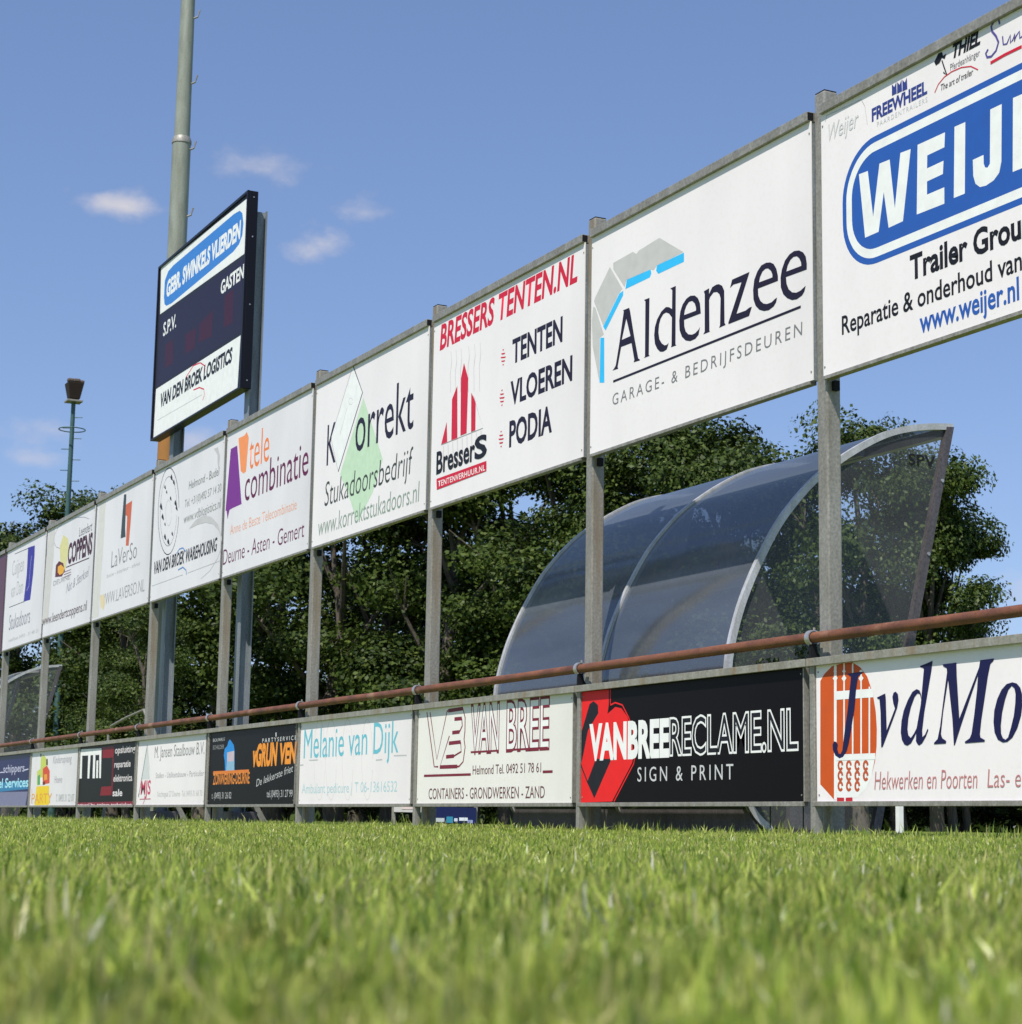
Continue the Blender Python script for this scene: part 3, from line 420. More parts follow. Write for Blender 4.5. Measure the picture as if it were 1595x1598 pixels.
['P',[[(-26.472,3.851),(-26.177,3.765),(-26.102,3.601),(-26.244,3.347),(-26.538,3.418),(-26.642,3.705)]],(.7,.65,.3)],
['P',[[(-26.809,3.468),(-26.639,3.508),(-26.385,3.45),(-26.264,3.33),(-26.426,3.27),(-26.821,3.302)]],(.12,.02,.02)],
['P',[[(-26.688,3.435),(-26.504,3.444),(-26.305,3.373),(-26.355,3.311),(-26.553,3.303),(-26.686,3.356)]],(.8,.4,.03)],
['L',[(-26.316,3.316),(-25.924,3.312)],.01,(.13,.01,.06)],
['L',[(-26.309,3.281),(-25.917,3.277)],.01,(.13,.01,.06)],
['L',[(-26.301,3.245),(-25.909,3.242)],.01,(.13,.01,.06)],
['T', 'Leendert',-25.575,3.719,-24.888,3.707,.127,(.1,.1,.1),-.004,.1,1.0,None,0],
['T', 'COPPENS',-26.128,3.427,-24.849,3.401,.259,(.06,.01,.02),.04,.0,1.0,None,0],
['L',[(-26.21,3.372),(-24.963,3.359)],.014,(.06,.01,.02)],
['T', 'DEURNE',-26.895,3.191,-25.959,3.182,.067,(.3,.3,.3),0,.0,1.0,None,0],
['T', 'Nat & Sterksel',-26.132,3.008,-24.952,3.123,.128,(.3,.3,.35),-.006,.3,1,None,1],
['T', 'www.leendertcoppens.nl',-27.449,2.682,-24.97,2.673,.128,(.12,.08,.08),.006,.0,1.0,None,0],
],
'U8':[
['P',[[(-28.635,3.934),(-28.196,3.916),(-28.178,3.765),(-28.207,3.48),(-28.302,3.129),(-28.734,3.139),(-28.627,3.525)]],(.04,.03,.3)],
['L',[(-29.535,3.944),(-28.587,3.922)],.01,(.02,.015,.035)],
['L',[(-29.718,3.146),(-28.697,3.139)],.01,(.02,.015,.035)],
['L',[(-28.372,3.788),(-28.418,3.606),(-28.444,3.339),(-28.568,3.289)],.012,(.6,.6,.8)],
['T', 'Cuijpen',-29.647,3.623,-28.851,3.607,.233,(.45,.45,.45),-.006,.0,1.0,None,0],
['T', 'van Dam',-29.657,3.286,-28.824,3.277,.214,(.45,.45,.45),-.006,.0,1.0,None,0],
['T', 'Stukadoors',-29.65,2.776,-28.249,2.802,.23,(.25,.25,.3),-.002,.0,1.0,None,0],
['T', 'telefoon 0493 - 31 48 21',-29.627,2.614,-27.688,2.601,.05,(.45,.45,.45),0,.0,1.0,None,0],
],
'S':[
['P',[[(-22.582,6.683),(-19.308,6.632),(-19.36,6.022),(-22.532,6.086)]],(.85,.85,.83)],
['P',[[(-22.396,6.266),(-22.393,6.476),(-22.264,6.56),(-22.058,6.581),(-19.778,6.582),(-19.575,6.563),(-19.484,6.509),(-19.435,6.381),(-19.454,6.254),(-19.558,6.178),(-19.754,6.145),(-22.056,6.111),(-22.269,6.13),(-22.36,6.173)]],(.05,.22,.62)],
['T', 'GEBR. SWINKELS VLIERDEN',-22.292,6.278,-19.534,6.215,.188,(.85,.85,.83),.045,.05,1.0,None,0],
['P',[[(-22.54,6.042),(-19.388,5.977),(-19.382,5.171),(-22.546,5.175)]],(.022,.018,.042)],
['T', 'S.P.V.',-22.357,5.784,-21.832,5.76,.159,(.85,.85,.83),.02,.0,1.0,None,0],
['T', 'GASTEN',-20.135,5.771,-19.361,5.746,.146,(.85,.85,.83),.03,.0,1.0,None,0],
['P',[[(-22.229,5.641),(-21.916,5.635),(-21.886,5.341),(-22.219,5.348)]],(.05,.012,.03)],
['P',[[(-21.425,5.587),(-21.015,5.576),(-21.027,5.34),(-21.418,5.354)]],(.05,.012,.03)],
['P',[[(-20.889,5.587),(-20.401,5.641),(-20.392,5.339),(-20.891,5.37)]],(.05,.012,.03)],
['P',[[(-19.991,5.708),(-19.684,5.709),(-19.666,5.329),(-19.975,5.342)]],(.05,.012,.03)],
['P',[[(-22.558,5.156),(-19.376,5.124),(-19.418,4.534),(-22.575,4.544)]],(.85,.85,.83)],
['T', 'VAN DEN BROEK LOGISTICS',-22.346,4.897,-19.647,4.889,.154,(.015,.015,.02),.045,.12,1.0,None,0],
['L',[(-21.329,5.055),(-21.05,5.138),(-20.794,5.118),(-20.629,5.051),(-20.639,4.985)],.016,(.62,.02,.05)],
['L',[(-21.009,4.844),(-20.786,4.829),(-20.611,4.776),(-20.582,4.703),(-20.638,4.655)],.016,(.62,.02,.05)],
['L',[(-22.443,4.749),(-20.678,4.725)],.008,(.5,.5,.5)],
],
'D':[
['T', 'SPV',7.836,2.376,8.057,2.374,.072,(.015,.015,.02),.02,0,1.05,None,0],
],
'B0':[
['P',[[(-8.678,.81),(-8.642,.846),(-8.57,.884),(-8.485,.899),(-8.388,.893),(-8.321,.863),(-8.261,.811),(-8.216,.723),(-8.192,.624),(-8.185,.535),(-8.189,.447),(-8.204,.368),(-8.239,.288),(-8.293,.232),(-8.368,.193),(-8.561,.173),(-8.617,.211),(-8.687,.257)]],(.6,.095,.018)],
['P',[[(-8.539,.391),(-8.202,.392),(-8.239,.284),(-8.287,.228),(-8.362,.185),(-8.543,.172)]],(.85,.85,.83)],
['L',[(-8.486,.353),(-8.488,.364),(-8.494,.372),(-8.503,.375),(-8.512,.372),(-8.519,.364),(-8.522,.354),(-8.519,.343),(-8.513,.335),(-8.504,.332),(-8.495,.335),(-8.488,.342)],.016,(.5,.1,.04)],
['L',[(-8.487,.299),(-8.489,.309),(-8.495,.317),(-8.504,.32),(-8.513,.318),(-8.52,.31),(-8.523,.299),(-8.52,.289),(-8.514,.281),(-8.505,.278),(-8.496,.28),(-8.489,.288)],.016,(.5,.1,.04)],
['L',[(-8.488,.245),(-8.49,.255),(-8.496,.263),(-8.505,.266),(-8.514,.264),(-8.521,.256),(-8.524,.245),(-8.521,.234),(-8.515,.227),(-8.506,.224),(-8.497,.226),(-8.49,.234)],.016,(.5,.1,.04)],
['L',[(-8.411,.351),(-8.413,.362),(-8.42,.37),(-8.429,.373),(-8.438,.37),(-8.444,.363),(-8.447,.352),(-8.445,.341),(-8.438,.334),(-8.429,.331),(-8.421,.333),(-8.414,.341)],.016,(.5,.1,.04)],
['L',[(-8.412,.298),(-8.414,.308),(-8.421,.316),(-8.43,.319),(-8.439,.316),(-8.445,.309),(-8.448,.298),(-8.446,.288),(-8.439,.28),(-8.431,.277),(-8.422,.28),(-8.415,.287)],.016,(.5,.1,.04)],
['L',[(-8.413,.244),(-8.416,.255),(-8.422,.262),(-8.431,.265),(-8.44,.263),(-8.446,.255),(-8.449,.244),(-8.447,.234),(-8.44,.226),(-8.432,.223),(-8.423,.226),(-8.416,.234)],.016,(.5,.1,.04)],
['L',[(-8.338,.35),(-8.34,.361),(-8.346,.368),(-8.355,.371),(-8.364,.369),(-8.371,.361),(-8.373,.351),(-8.371,.34),(-8.365,.332),(-8.356,.329),(-8.347,.332),(-8.341,.34)],.016,(.5,.1,.04)],
['L',[(-8.339,.297),(-8.341,.307),(-8.347,.315),(-8.356,.318),(-8.365,.315),(-8.372,.308),(-8.374,.297),(-8.372,.287),(-8.366,.279),(-8.357,.276),(-8.348,.279),(-8.342,.286)],.016,(.5,.1,.04)],
['L',[(-8.34,.243),(-8.342,.254),(-8.349,.262),(-8.357,.265),(-8.366,.262),(-8.373,.254),(-8.375,.244),(-8.373,.233),(-8.367,.225),(-8.358,.222),(-8.349,.225),(-8.343,.233)],.016,(.5,.1,.04)],
['L',[(-8.266,.349),(-8.268,.359),(-8.274,.367),(-8.282,.37),(-8.291,.367),(-8.298,.36),(-8.3,.349),(-8.298,.339),(-8.292,.331),(-8.283,.328),(-8.275,.331),(-8.268,.338)],.016,(.5,.1,.04)],
['L',[(-8.267,.296),(-8.269,.306),(-8.275,.314),(-8.284,.317),(-8.292,.314),(-8.299,.307),(-8.301,.296),(-8.299,.286),(-8.293,.278),(-8.284,.275),(-8.276,.278),(-8.269,.285)],.016,(.5,.1,.04)],
['L',[(-8.537,.176),(-8.474,.175)],.02,(.5,.03,.04)],
['L',[(-8.46,.175),(-8.4,.176)],.02,(.5,.03,.04)],
['L',[(-8.539,.898),(-8.551,.174)],.024,(.85,.85,.83)],
['L',[(-8.46,.893),(-8.47,.394)],.013,(.85,.85,.83)],
['L',[(-8.384,.888),(-8.394,.392)],.013,(.85,.85,.83)],
['L',[(-8.312,.826),(-8.321,.39)],.013,(.85,.85,.83)],
['L',[(-8.242,.756),(-8.25,.389)],.013,(.85,.85,.83)],
['L',[(-8.542,.725),(-8.21,.722)],.045,(.85,.85,.83)],
['L',[(-8.547,.396),(-8.2,.395)],.032,(.85,.85,.83)],
['P',[[(-8.563,.818),(-8.54,.836),(-8.518,.818),(-8.54,.796)]],(.85,.85,.83)],
['P',[[(-8.556,.856),(-8.539,.865),(-8.523,.854),(-8.54,.844)]],(.85,.85,.83)],
['P',[[(-8.484,.813),(-8.461,.831),(-8.44,.813),(-8.462,.792)]],(.85,.85,.83)],
['P',[[(-8.478,.851),(-8.461,.86),(-8.444,.849),(-8.461,.839)]],(.85,.85,.83)],
['P',[[(-8.334,.804),(-8.312,.822),(-8.291,.804),(-8.313,.783)]],(.85,.85,.83)],
['P',[[(-8.328,.842),(-8.311,.85),(-8.295,.84),(-8.312,.83)]],(.85,.85,.83)],
['P',[[(-8.435,.834),(-8.4,.836),(-8.318,.837),(-8.298,.836),(-8.305,.827),(-8.337,.817),(-8.354,.757),(-8.372,.648),(-8.399,.555),(-8.426,.469),(-8.446,.428),(-8.478,.398),(-8.51,.391),(-8.546,.407),(-8.568,.438),(-8.57,.465),(-8.557,.482),(-8.538,.48),(-8.523,.464),(-8.529,.441),(-8.516,.416),(-8.5,.414),(-8.484,.432),(-8.46,.538),(-8.436,.632),(-8.414,.745),(-8.4,.817),(-8.422,.828)]],(.015,.015,.07)],
['P',[[(-8.179,.697),(-8.109,.714),(-8.105,.692),(-8.101,.525),(-8.054,.597),(-8.03,.633),(-8.044,.663),(-8.05,.693),(-8.04,.714),(-8.022,.719),(-8.004,.705),(-8.0,.676),(-8.012,.636),(-8.043,.586),(-8.136,.442),(-8.149,.439),(-8.15,.62),(-8.158,.687),(-8.173,.69)]],(.015,.015,.07)],
['P',[[(-7.823,.837),(-7.771,.846),(-7.723,.857),(-7.733,.81),(-7.767,.696),(-7.795,.604),(-7.814,.515),(-7.813,.481),(-7.792,.493),(-7.77,.523),(-7.766,.514),(-7.787,.482),(-7.816,.451),(-7.839,.441),(-7.851,.446),(-7.865,.463),(-7.861,.517),(-7.822,.642),(-7.792,.82),(-7.8,.826),(-7.82,.831)]],(.015,.015,.07)],
['P',[[(-7.818,.695),(-7.829,.714),(-7.852,.723),(-7.887,.71),(-7.923,.672),(-7.959,.619),(-7.978,.568),(-7.986,.51),(-7.978,.474),(-7.958,.449),(-7.935,.442),(-7.905,.453),(-7.876,.485),(-7.855,.513),(-7.854,.531),(-7.881,.5),(-7.905,.48),(-7.925,.494),(-7.931,.527),(-7.922,.581),(-7.901,.634),(-7.87,.684),(-7.847,.701),(-7.827,.696),(-7.818,.67)]],(.015,.015,.07)],
['P',[[(-7.645,.833),(-7.615,.834),(-7.541,.835),(-7.54,.769),(-7.527,.561),(-7.373,.801),(-7.364,.835),(-7.293,.836),(-7.264,.837),(-7.27,.825),(-7.291,.813),(-7.311,.755),(-7.342,.636),(-7.365,.551),(-7.378,.483),(-7.374,.465),(-7.343,.452),(-7.346,.444),(-7.486,.441),(-7.491,.448),(-7.453,.464),(-7.439,.485),(-7.417,.571),(-7.392,.691),(-7.382,.765),(-7.447,.652),(-7.515,.529),(-7.564,.436),(-7.572,.433),(-7.579,.56),(-7.606,.755),(-7.649,.598),(-7.669,.492),(-7.659,.471),(-7.629,.456),(-7.632,.444),(-7.723,.443),(-7.723,.45),(-7.695,.468),(-7.674,.528),(-7.642,.669),(-7.613,.791),(-7.615,.813),(-7.64,.823)]],(.015,.015,.07)],
['P',[[(-7.139,.716),(-7.109,.709),(-7.085,.688),(-7.073,.657),(-7.073,.606),(-7.085,.557),(-7.112,.501),(-7.148,.458),(-7.184,.439),(-7.215,.437),(-7.25,.451),(-7.272,.486),(-7.278,.534),(-7.271,.588),(-7.248,.642),(-7.216,.685),(-7.179,.71)],[(-7.144,.7),(-7.168,.682),(-7.192,.639),(-7.215,.579),(-7.227,.518),(-7.226,.478),(-7.214,.457),(-7.196,.449),(-7.178,.459),(-7.157,.502),(-7.134,.559),(-7.122,.616),(-7.118,.659),(-7.125,.687)]],(.015,.015,.07)],
['T', 'Hekwerken en Poorten',-8.211,.224,-7.401,.226,.092,(.5,.2,.2),-.008,.12,1.0,None,0],
['T', 'Las- en',-7.333,.225,-7.044,.23,.087,(.5,.2,.2),-.008,.12,1.0,None,0],
],
'B1':[
['P',[[(-11.42,.897),(-11.013,.891),(-11.012,.79),(-11.028,.734),(-10.927,.774),(-10.848,.762),(-10.771,.707),(-10.739,.655),(-10.687,.472),(-10.706,.412),(-10.959,.172),(-11.417,.163)]],(.8,.02,.02)],
['P',[[(-11.407,.633),(-11.271,.807),(-11.217,.826),(-11.157,.797),(-11.15,.744),(-11.29,.634),(-11.342,.499),(-11.403,.421)]],(.015,.015,.02)],
['P',[[(-11.177,.448),(-10.97,.443),(-11.194,.193),(-11.294,.298)]],(.015,.015,.02)],
['L',[(-11.403,.437),(-11.283,.293)],.012,(.015,.015,.02)],
['L',[(-10.992,.893),(-10.991,.794)],.01,(.8,.02,.02)],
['L',[(-10.99,.789),(-10.928,.802),(-10.834,.782),(-10.75,.696),(-10.709,.634),(-10.66,.471),(-10.686,.407),(-10.934,.172)],.01,(.8,.02,.02)],
['T', 'VANBREE',-11.253,.449,-10.266,.45,.213,(.85,.85,.83),.045,.0,1.0,None,0],
['T', 'RECLAME.NL',-10.243,.449,-8.896,.456,.215,(.85,.85,.83),.02,0,1,(.015,.015,.02),0],
['T', 'SIGN & PRINT',-10.638,.293,-9.54,.296,.088,(.6,.6,.6),.0,0,1.4,None,0],
],
'B2':[
['L',[(-13.905,.87),(-13.743,.444),(-13.669,.443)],.014,(.2,.02,.04)],
['L',[(-13.845,.867),(-13.697,.499),(-13.526,.862),(-13.243,.868),(-13.2,.797),(-13.199,.697),(-13.212,.639),(-13.19,.58),(-13.22,.472),(-13.292,.438),(-13.638,.44),(-13.475,.672)],.014,(.2,.02,.04)],
['L',[(-13.39,.795),(-13.259,.795)],.028,(.2,.02,.04)],
['L',[(-13.425,.694),(-13.294,.696)],.028,(.2,.02,.04)],
['L',[(-13.482,.616),(-13.271,.62)],.028,(.2,.02,.04)],
['L',[(-13.528,.515),(-13.386,.518)],.028,(.2,.02,.04)],
['L',[(-13.505,.863),(-13.243,.868)],.028,(.2,.02,.04)],
['L',[(-13.638,.44),(-13.322,.439)],.028,(.2,.02,.04)],
['L',[(-13.259,.795),(-13.247,.74),(-13.294,.696)],.014,(.2,.02,.04)],
['L',[(-13.271,.62),(-13.257,.548),(-13.386,.518)],.014,(.2,.02,.04)],
['T', 'VAN',-13.09,.54,-12.626,.536,.337,(.2,.02,.04),.02,0,1,(.85,.85,.83),0],
['T', 'BREE',-12.49,.54,-11.846,.539,.335,(.2,.02,.04),.02,0,1,(.85,.85,.83),0],
['L',[(-13.09,.539),(-12.626,.539)],.014,(.2,.02,.04)],
['L',[(-12.49,.539),(-11.858,.539)],.014,(.2,.02,.04)],
['L',[(-13.931,.378),(-13.082,.376)],.018,(.2,.02,.04)],
['L',[(-11.928,.376),(-11.782,.376)],.018,(.2,.02,.04)],
['T', 'Helmond Tel. 0492 51 78 61',-13.049,.374,-11.953,.375,.066,(.15,.06,.07),0,.0,1.0,None,0],
['T', 'CONTAINERS - GRONDWERKEN - ZAND',-13.835,.199,-11.894,.198,.081,(.15,.06,.07),0,.0,1.0,None,0],
],
'B3':[
['L',[(-16.078,.55),(-16.091,.642),(-16.112,.728),(-16.139,.802),(-16.172,.86),(-16.208,.897),(-16.244,.91),(-16.279,.899),(-16.308,.865),(-16.332,.809),(-16.347,.735),(-16.353,.649),(-16.349,.556),(-16.336,.463),(-16.315,.377),(-16.286,.303),(-16.253,.247),(-16.217,.211),(-16.181,.199),(-16.148,.211),(-16.118,.246),(-16.096,.302),(-16.081,.374),(-16.075,.459)],.006,(.72,.66,.66)],
['L',[(-15.801,.544),(-15.813,.634),(-15.833,.719),(-15.86,.792),(-15.892,.849),(-15.926,.885),(-15.962,.899),(-15.995,.888),(-16.024,.854),(-16.047,.799),(-16.062,.726),(-16.068,.641),(-16.064,.55),(-16.052,.458),(-16.031,.374),(-16.004,.301),(-15.972,.245),(-15.937,.21),(-15.902,.198),(-15.869,.21),(-15.841,.244),(-15.819,.299),(-15.804,.371),(-15.798,.454)],.006,(.72,.66,.66)],
['L',[(-15.417,.536),(-15.428,.624),(-15.447,.707),(-15.472,.779),(-15.502,.834),(-15.535,.87),(-15.569,.883),(-15.601,.873),(-15.629,.839),(-15.651,.785),(-15.666,.714),(-15.672,.631),(-15.669,.541),(-15.657,.452),(-15.638,.369),(-15.612,.297),(-15.581,.243),(-15.548,.209),(-15.515,.197),(-15.483,.208),(-15.456,.242),(-15.434,.296),(-15.42,.366),(-15.414,.448)],.006,(.72,.66,.66)],
['L',[(-14.985,.526),(-14.995,.613),(-15.013,.693),(-15.037,.763),(-15.065,.818),(-15.097,.853),(-15.129,.865),(-15.159,.855),(-15.186,.822),(-15.207,.769),(-15.222,.7),(-15.228,.619),(-15.225,.531),(-15.215,.444),(-15.196,.363),(-15.172,.293),(-15.143,.24),(-15.112,.207),(-15.08,.195),(-15.05,.207),(-15.023,.239),(-15.003,.292),(-14.989,.36),(-14.983,.44)],.006,(.72,.66,.66)],
['T', 'Melanie van Dijk',-16.614,.572,-14.452,.572,.256,(.15,.5,.6),.0,.0,1.0,None,0],
['T', 'Ambulant pedicure | T 06-13616532',-16.629,.257,-14.455,.262,.086,(.4,.62,.66),-.006,.0,1.0,None,0],
['L',[(-16.465,.552),(-16.248,.551)],.01,(.5,.5,.5)],
['L',[(-14.539,.548),(-14.284,.545)],.01,(.5,.5,.5)],
['L',[(-14.916,.521),(-14.778,.522)],.01,(.5,.5,.5)],
['L',[(-16.795,.514),(-16.608,.514)],.01,(.5,.5,.5)],
],
'B4':[
['P',[[(-18.776,.788),(-18.733,.809),(-18.673,.785),(-18.601,.748),(-18.573,.697),(-18.548,.49),(-18.842,.495),(-18.867,.596),(-18.902,.655),(-18.882,.719),(-18.805,.746)]],(.02,.25,.65)],
['P',[[(-18.804,.681),(-18.579,.693),(-18.559,.49),(-18.808,.495),(-18.798,.595)]],(.25,.45,.6)],
['P',[[(-18.796,.678),(-18.587,.689),(-18.58,.59),(-18.785,.587)]],(.55,.45,.5)],
['L',[(-19.226,.485),(-18.109,.485)],.03,(.7,.2,.03)],
['T', 'ZONWERING-DEURNE',-19.215,.366,-18.085,.368,.106,(.75,.25,.04),.02,.0,1.0,None,0],
['T', 'BOUWKIT',-19.272,.802,-18.88,.797,.035,(.5,.5,.5),0,.0,1.0,None,0],
['T', 'SCHILDER',-19.269,.722,-18.905,.721,.041,(.3,.3,.3),0,.0,1.0,None,0],
['T', 'vGRUN',-18.009,.535,-17.33,.534,.193,(.85,.3,.03),.05,.1,1.0,None,0],
['T', 'VEN',-17.252,.542,-16.821,.543,.174,(.85,.3,.03),.05,.1,1.0,None,0],
['T', 'PARTYSERVICE',-17.749,.751,-16.817,.743,.038,(.7,.7,.7),0,0,1.5,None,0],
['L',[(-17.371,.831),(-17.367,.792)],.02,(.85,.85,.83)],
['T', 'De lekkerste friet',-17.88,.332,-16.875,.459,.068,(.5,.5,.5),0,.2,1,None,1],
['T', 't. (0493) 31 26 02',-19.24,.224,-18.616,.225,.062,(.5,.5,.5),0,.0,1.0,None,0],
['T', 'tel.(0493) 31 27 99',-17.569,.227,-16.868,.234,.065,(.5,.5,.5),0,.0,1.0,None,0],
],
'B5':[
['T', 'M. Jansen Staalbouw B.V.',-21.367,.681,-19.551,.685,.127,(.22,.23,.22),0,.0,1.0,None,0],
['T', 'Stallen - Utiliteitsbouw - Particulier',-21.288,.453,-19.529,.462,.06,(.35,.35,.35),0,.0,1.0,None,0],
['T', 'Nachtegaal 27 Deurne  Tel. 0493-31 68 70',-21.186,.249,-19.562,.256,.06,(.5,.5,.48),0,.0,1.0,None,0],
['P',[[(-21.681,.836),(-21.517,.452),(-21.839,.452)]],(.62,.64,.63)],
['L',[(-21.676,.84),(-21.848,.456),(-21.939,.253)],.02,(.15,.2,.18)],
['L',[(-21.676,.84),(-21.541,.549)],.008,(.5,.5,.5)],
['T', 'MJS',-21.854,.281,-21.47,.287,.151,(.55,.06,.12),.02,.0,1.0,None,0],
['L',[(-21.89,.228),(-21.447,.231)],.012,(.5,.15,.2)],
['L',[(-21.686,.292),(-21.696,.211),(-21.742,.171)],.014,(.4,.1,.15)],
['L',[(-21.939,.253),(-21.94,.294)],.02,(.05,.15,.1)],
],
'B6':[
['P',[[(-24.71,.868),(-23.679,.854),(-23.675,.777),(-24.704,.786)]],(.85,.85,.83)],
['P',[[(-24.727,.861),(-24.616,.858),(-24.579,.499),(-24.69,.5)]],(.85,.85,.83)],
['P',[[(-24.315,.833),(-24.196,.829),(-24.201,.494),(-24.29,.495)]],(.85,.85,.83)],
['P',[[(-24.069,.844),(-23.963,.841),(-23.93,.493),(-24.042,.494)]],(.85,.85,.83)],
['P',[[(-23.892,.706),(-23.807,.713),(-23.781,.493),(-23.868,.494)]],(.85,.85,.83)],
['P',[[(-23.78,.845),(-23.679,.851),(-23.644,.491),(-23.723,.492)]],(.85,.85,.83)],
['P',[[(-23.622,.862),(-23.104,.863),(-23.097,.728),(-23.616,.731)]],(.22,.005,.015)],
['P',[[(-23.597,.385),(-23.126,.39),(-23.115,.281),(-23.643,.279)]],(.22,.005,.015)],
['P',[[(-23.151,.723),(-23.078,.721),(-23.051,.28),(-23.142,.281)]],(.12,.005,.015)],
['T', 'opsluiting',-23.044,.779,-22.171,.769,.079,(.65,.6,.6),.02,.0,1.0,None,0],
['T', 'reparatie',-23.045,.607,-22.339,.608,.075,(.65,.6,.6),.02,.0,1.0,None,0],
['T', 'elektronica',-23.057,.44,-22.243,.443,.079,(.65,.6,.6),.02,.0,1.0,None,0],
['T', 'sale',-23.058,.27,-22.642,.272,.078,(.75,.72,.72),.02,.0,1.0,None,0],
['P',[[(-24.76,.197),(-22.114,.207),(-22.111,.138),(-24.757,.131)]],(.22,.01,.03)],
['T', 'actueel bv. trainen technieken',-24.718,.141,-22.215,.154,.043,(.8,.6,.65),.02,.0,1.0,None,0],
],
'B7':[
['P',[[(-27.045,.423),(-26.307,.426),(-26.257,.171),(-27.099,.163)]],(.85,.6,.02)],
['P',[[(-27.063,.626),(-26.865,.662),(-26.876,.8),(-26.74,.855),(-26.559,.802),(-26.514,.694),(-26.697,.669),(-26.708,.444),(-27.018,.438)]],(.55,.62,.12)],
['P',[[(-27.014,.566),(-26.868,.583),(-26.835,.446),(-26.985,.442)]],(.1,.35,.12)],
['P',[[(-26.853,.539),(-26.718,.542),(-26.695,.444),(-26.831,.444)]],(.85,.85,.83)],
['P',[[(-26.728,.659),(-26.494,.699),(-26.319,.623),(-26.294,.459),(-26.678,.444)]],(.65,.08,.03)],
['P',[[(-26.555,.783),(-26.473,.791),(-26.444,.698),(-26.537,.705)]],(.08,.05,.02)],
['P',[[(-26.93,.865),(-26.862,.868),(-26.84,.828),(-26.902,.82)]],(.05,.06,.03)],
['P',[[(-26.696,.483),(-26.549,.486),(-26.539,.443),(-26.685,.439)]],(.15,.02,.01)],
['P',[[(-26.634,.58),(-26.467,.582),(-26.429,.509),(-26.607,.502)]],(.8,.35,.04)],
['T', 'PARTY',-27.293,.188,-26.111,.195,.134,(.75,.35,.05),.0,.0,1.0,None,0],
['L',[(-27.321,.391),(-27.248,.183),(-27.368,.312)],.02,(.75,.45,.45)],
['T', 'Kinderopvang',-26.147,.714,-25.153,.717,.099,(.4,.38,.42),0,.0,1.0,None,0],
['T', 'Hoeve',-26.008,.456,-25.599,.459,.096,(.4,.38,.42),0,.0,1.0,None,0],
['T', 'T. 0493 31 22 07',-25.893,.209,-24.92,.217,.094,(.35,.38,.38),0,.0,1.0,None,0],
],
'B8':[
['P',[[(-29.687,.363),(-27.557,.358),(-27.654,.151),(-29.629,.153)]],(.2,.2,.32)],
['P',[[(-29.724,.498),(-27.582,.514),(-27.561,.393),(-29.687,.363)]],(.03,.2,.4)],
['T', 'schippers',-29.231,.635,-27.855,.649,.112,(.5,.5,.65),.01,.0,1.0,None,0],
['L',[(-29.766,.649),(-29.236,.653)],.015,(.6,.6,.75)],
['L',[(-27.857,.659),(-27.602,.67)],.015,(.6,.6,.75)],
['T', 'Travel Services',-30.384,.428,-27.559,.423,.132,(.4,.75,.85),.02,.0,1.0,None,0],
],
}

# ------------------------------------------------------------------ ground
def gz(x, y):
    t = min(max((y-.2)/5.6, 0), 1); s = t*t*(3-2*t)
    return -.025-.068*(1-s)
def make_ground():
    def axis(lo, hi, fine0, fine1, st):
        a = []; v = fine0
        while v < fine1: a.append(v); v += st
        d = st
        w = fine1
        while w < hi: a.append(w); d *= 1.35; w += d
        a.append(hi); d = st; w = fine0-st
        while w > lo: a.insert(0, w); d *= 1.35; w -= d
        a.insert(0, lo); return a
    xs = axis(-2500, 2500, -24, 4, .5); ys = axis(-2500, 2500, -3, 10, .3)
    v = [(x, y, gz(x, y)+(.006*noise.noise(Vector((x*.8, y*.8, 0))) if abs(x) < 40 else 0)) for x in xs for y in ys]; n = len(ys)
    f = [[i*n+j, (i+1)*n+j, (i+1)*n+j+1, i*n+j+1] for i in range(len(xs)-1) for j in range(n-1)]
    me = bpy.data.meshes.new('ground'); me.from_pydata(v, [], f); me.polygons.foreach_set('use_smooth', [True]*len(f))
    m, nn, l, b = nodemat('turf_ground')
    c, _ = noise_color(nn, l, 3, (.15, .22, .03), (.22, .27, .06), .35, .65, 8)
    c2, _ = noise_color(nn, l, 55, (1, 1, 1), (.5, .5, .4), .4, .7, 5)
    mm = nn.new('ShaderNodeMix'); mm.data_type = 'RGBA'; mm.blend_type = 'MULTIPLY'; mm.inputs[0].default_value = 1; l.new(c, mm.inputs[6]); l.new(c2, mm.inputs[7])
    l.new(mm.outputs[2], b.inputs['Base Color']); b.inputs['Roughness'].default_value = .9
    bump(nn, l, b, 70, .8, .02)
    tag(link('ground', me, m), kind='structure')
make_ground()

# ------------------------------------------------------------------ upper hoarding: posts and boards
PITCHX, X0 = 2.66681, -8.70155
YP = 6.234; ZT, ZB = 4.0206, 2.5089
dU = [.011, -.022, -.010, -.014, .025, .026, .027, -.038, -.005, 0, 0, 0]
XL = [X0-PITCHX*k+dU[k] for k in range(12)]     # left end of board k
GAP = .0995
ordw = ['nearest', 'second', 'third', 'fourth', 'fifth', 'sixth', 'seventh', 'eighth', 'ninth', 'tenth', 'eleventh', 'twelfth']
POST_LAB = ['tall galvanised post crossing the near side window of the dugout', 'tall galvanised post with brown rust streak, standing in front of the dugout shell',
  'tall galvanised post between the green wedge board and the striped tent board', 'tall galvanised post between the purple and orange board and the green wedge board',
  'tall galvanised post in front of the right scoreboard leg', 'tall galvanised post in front of the left scoreboard leg',
  'tall galvanised post between the yellow mixer board and the grey and orange monogram board', 'tall galvanised post in front of the small far dugout',
  'tall galvanised post farthest left in the photograph', 'tall galvanised post just left of the picture edge']
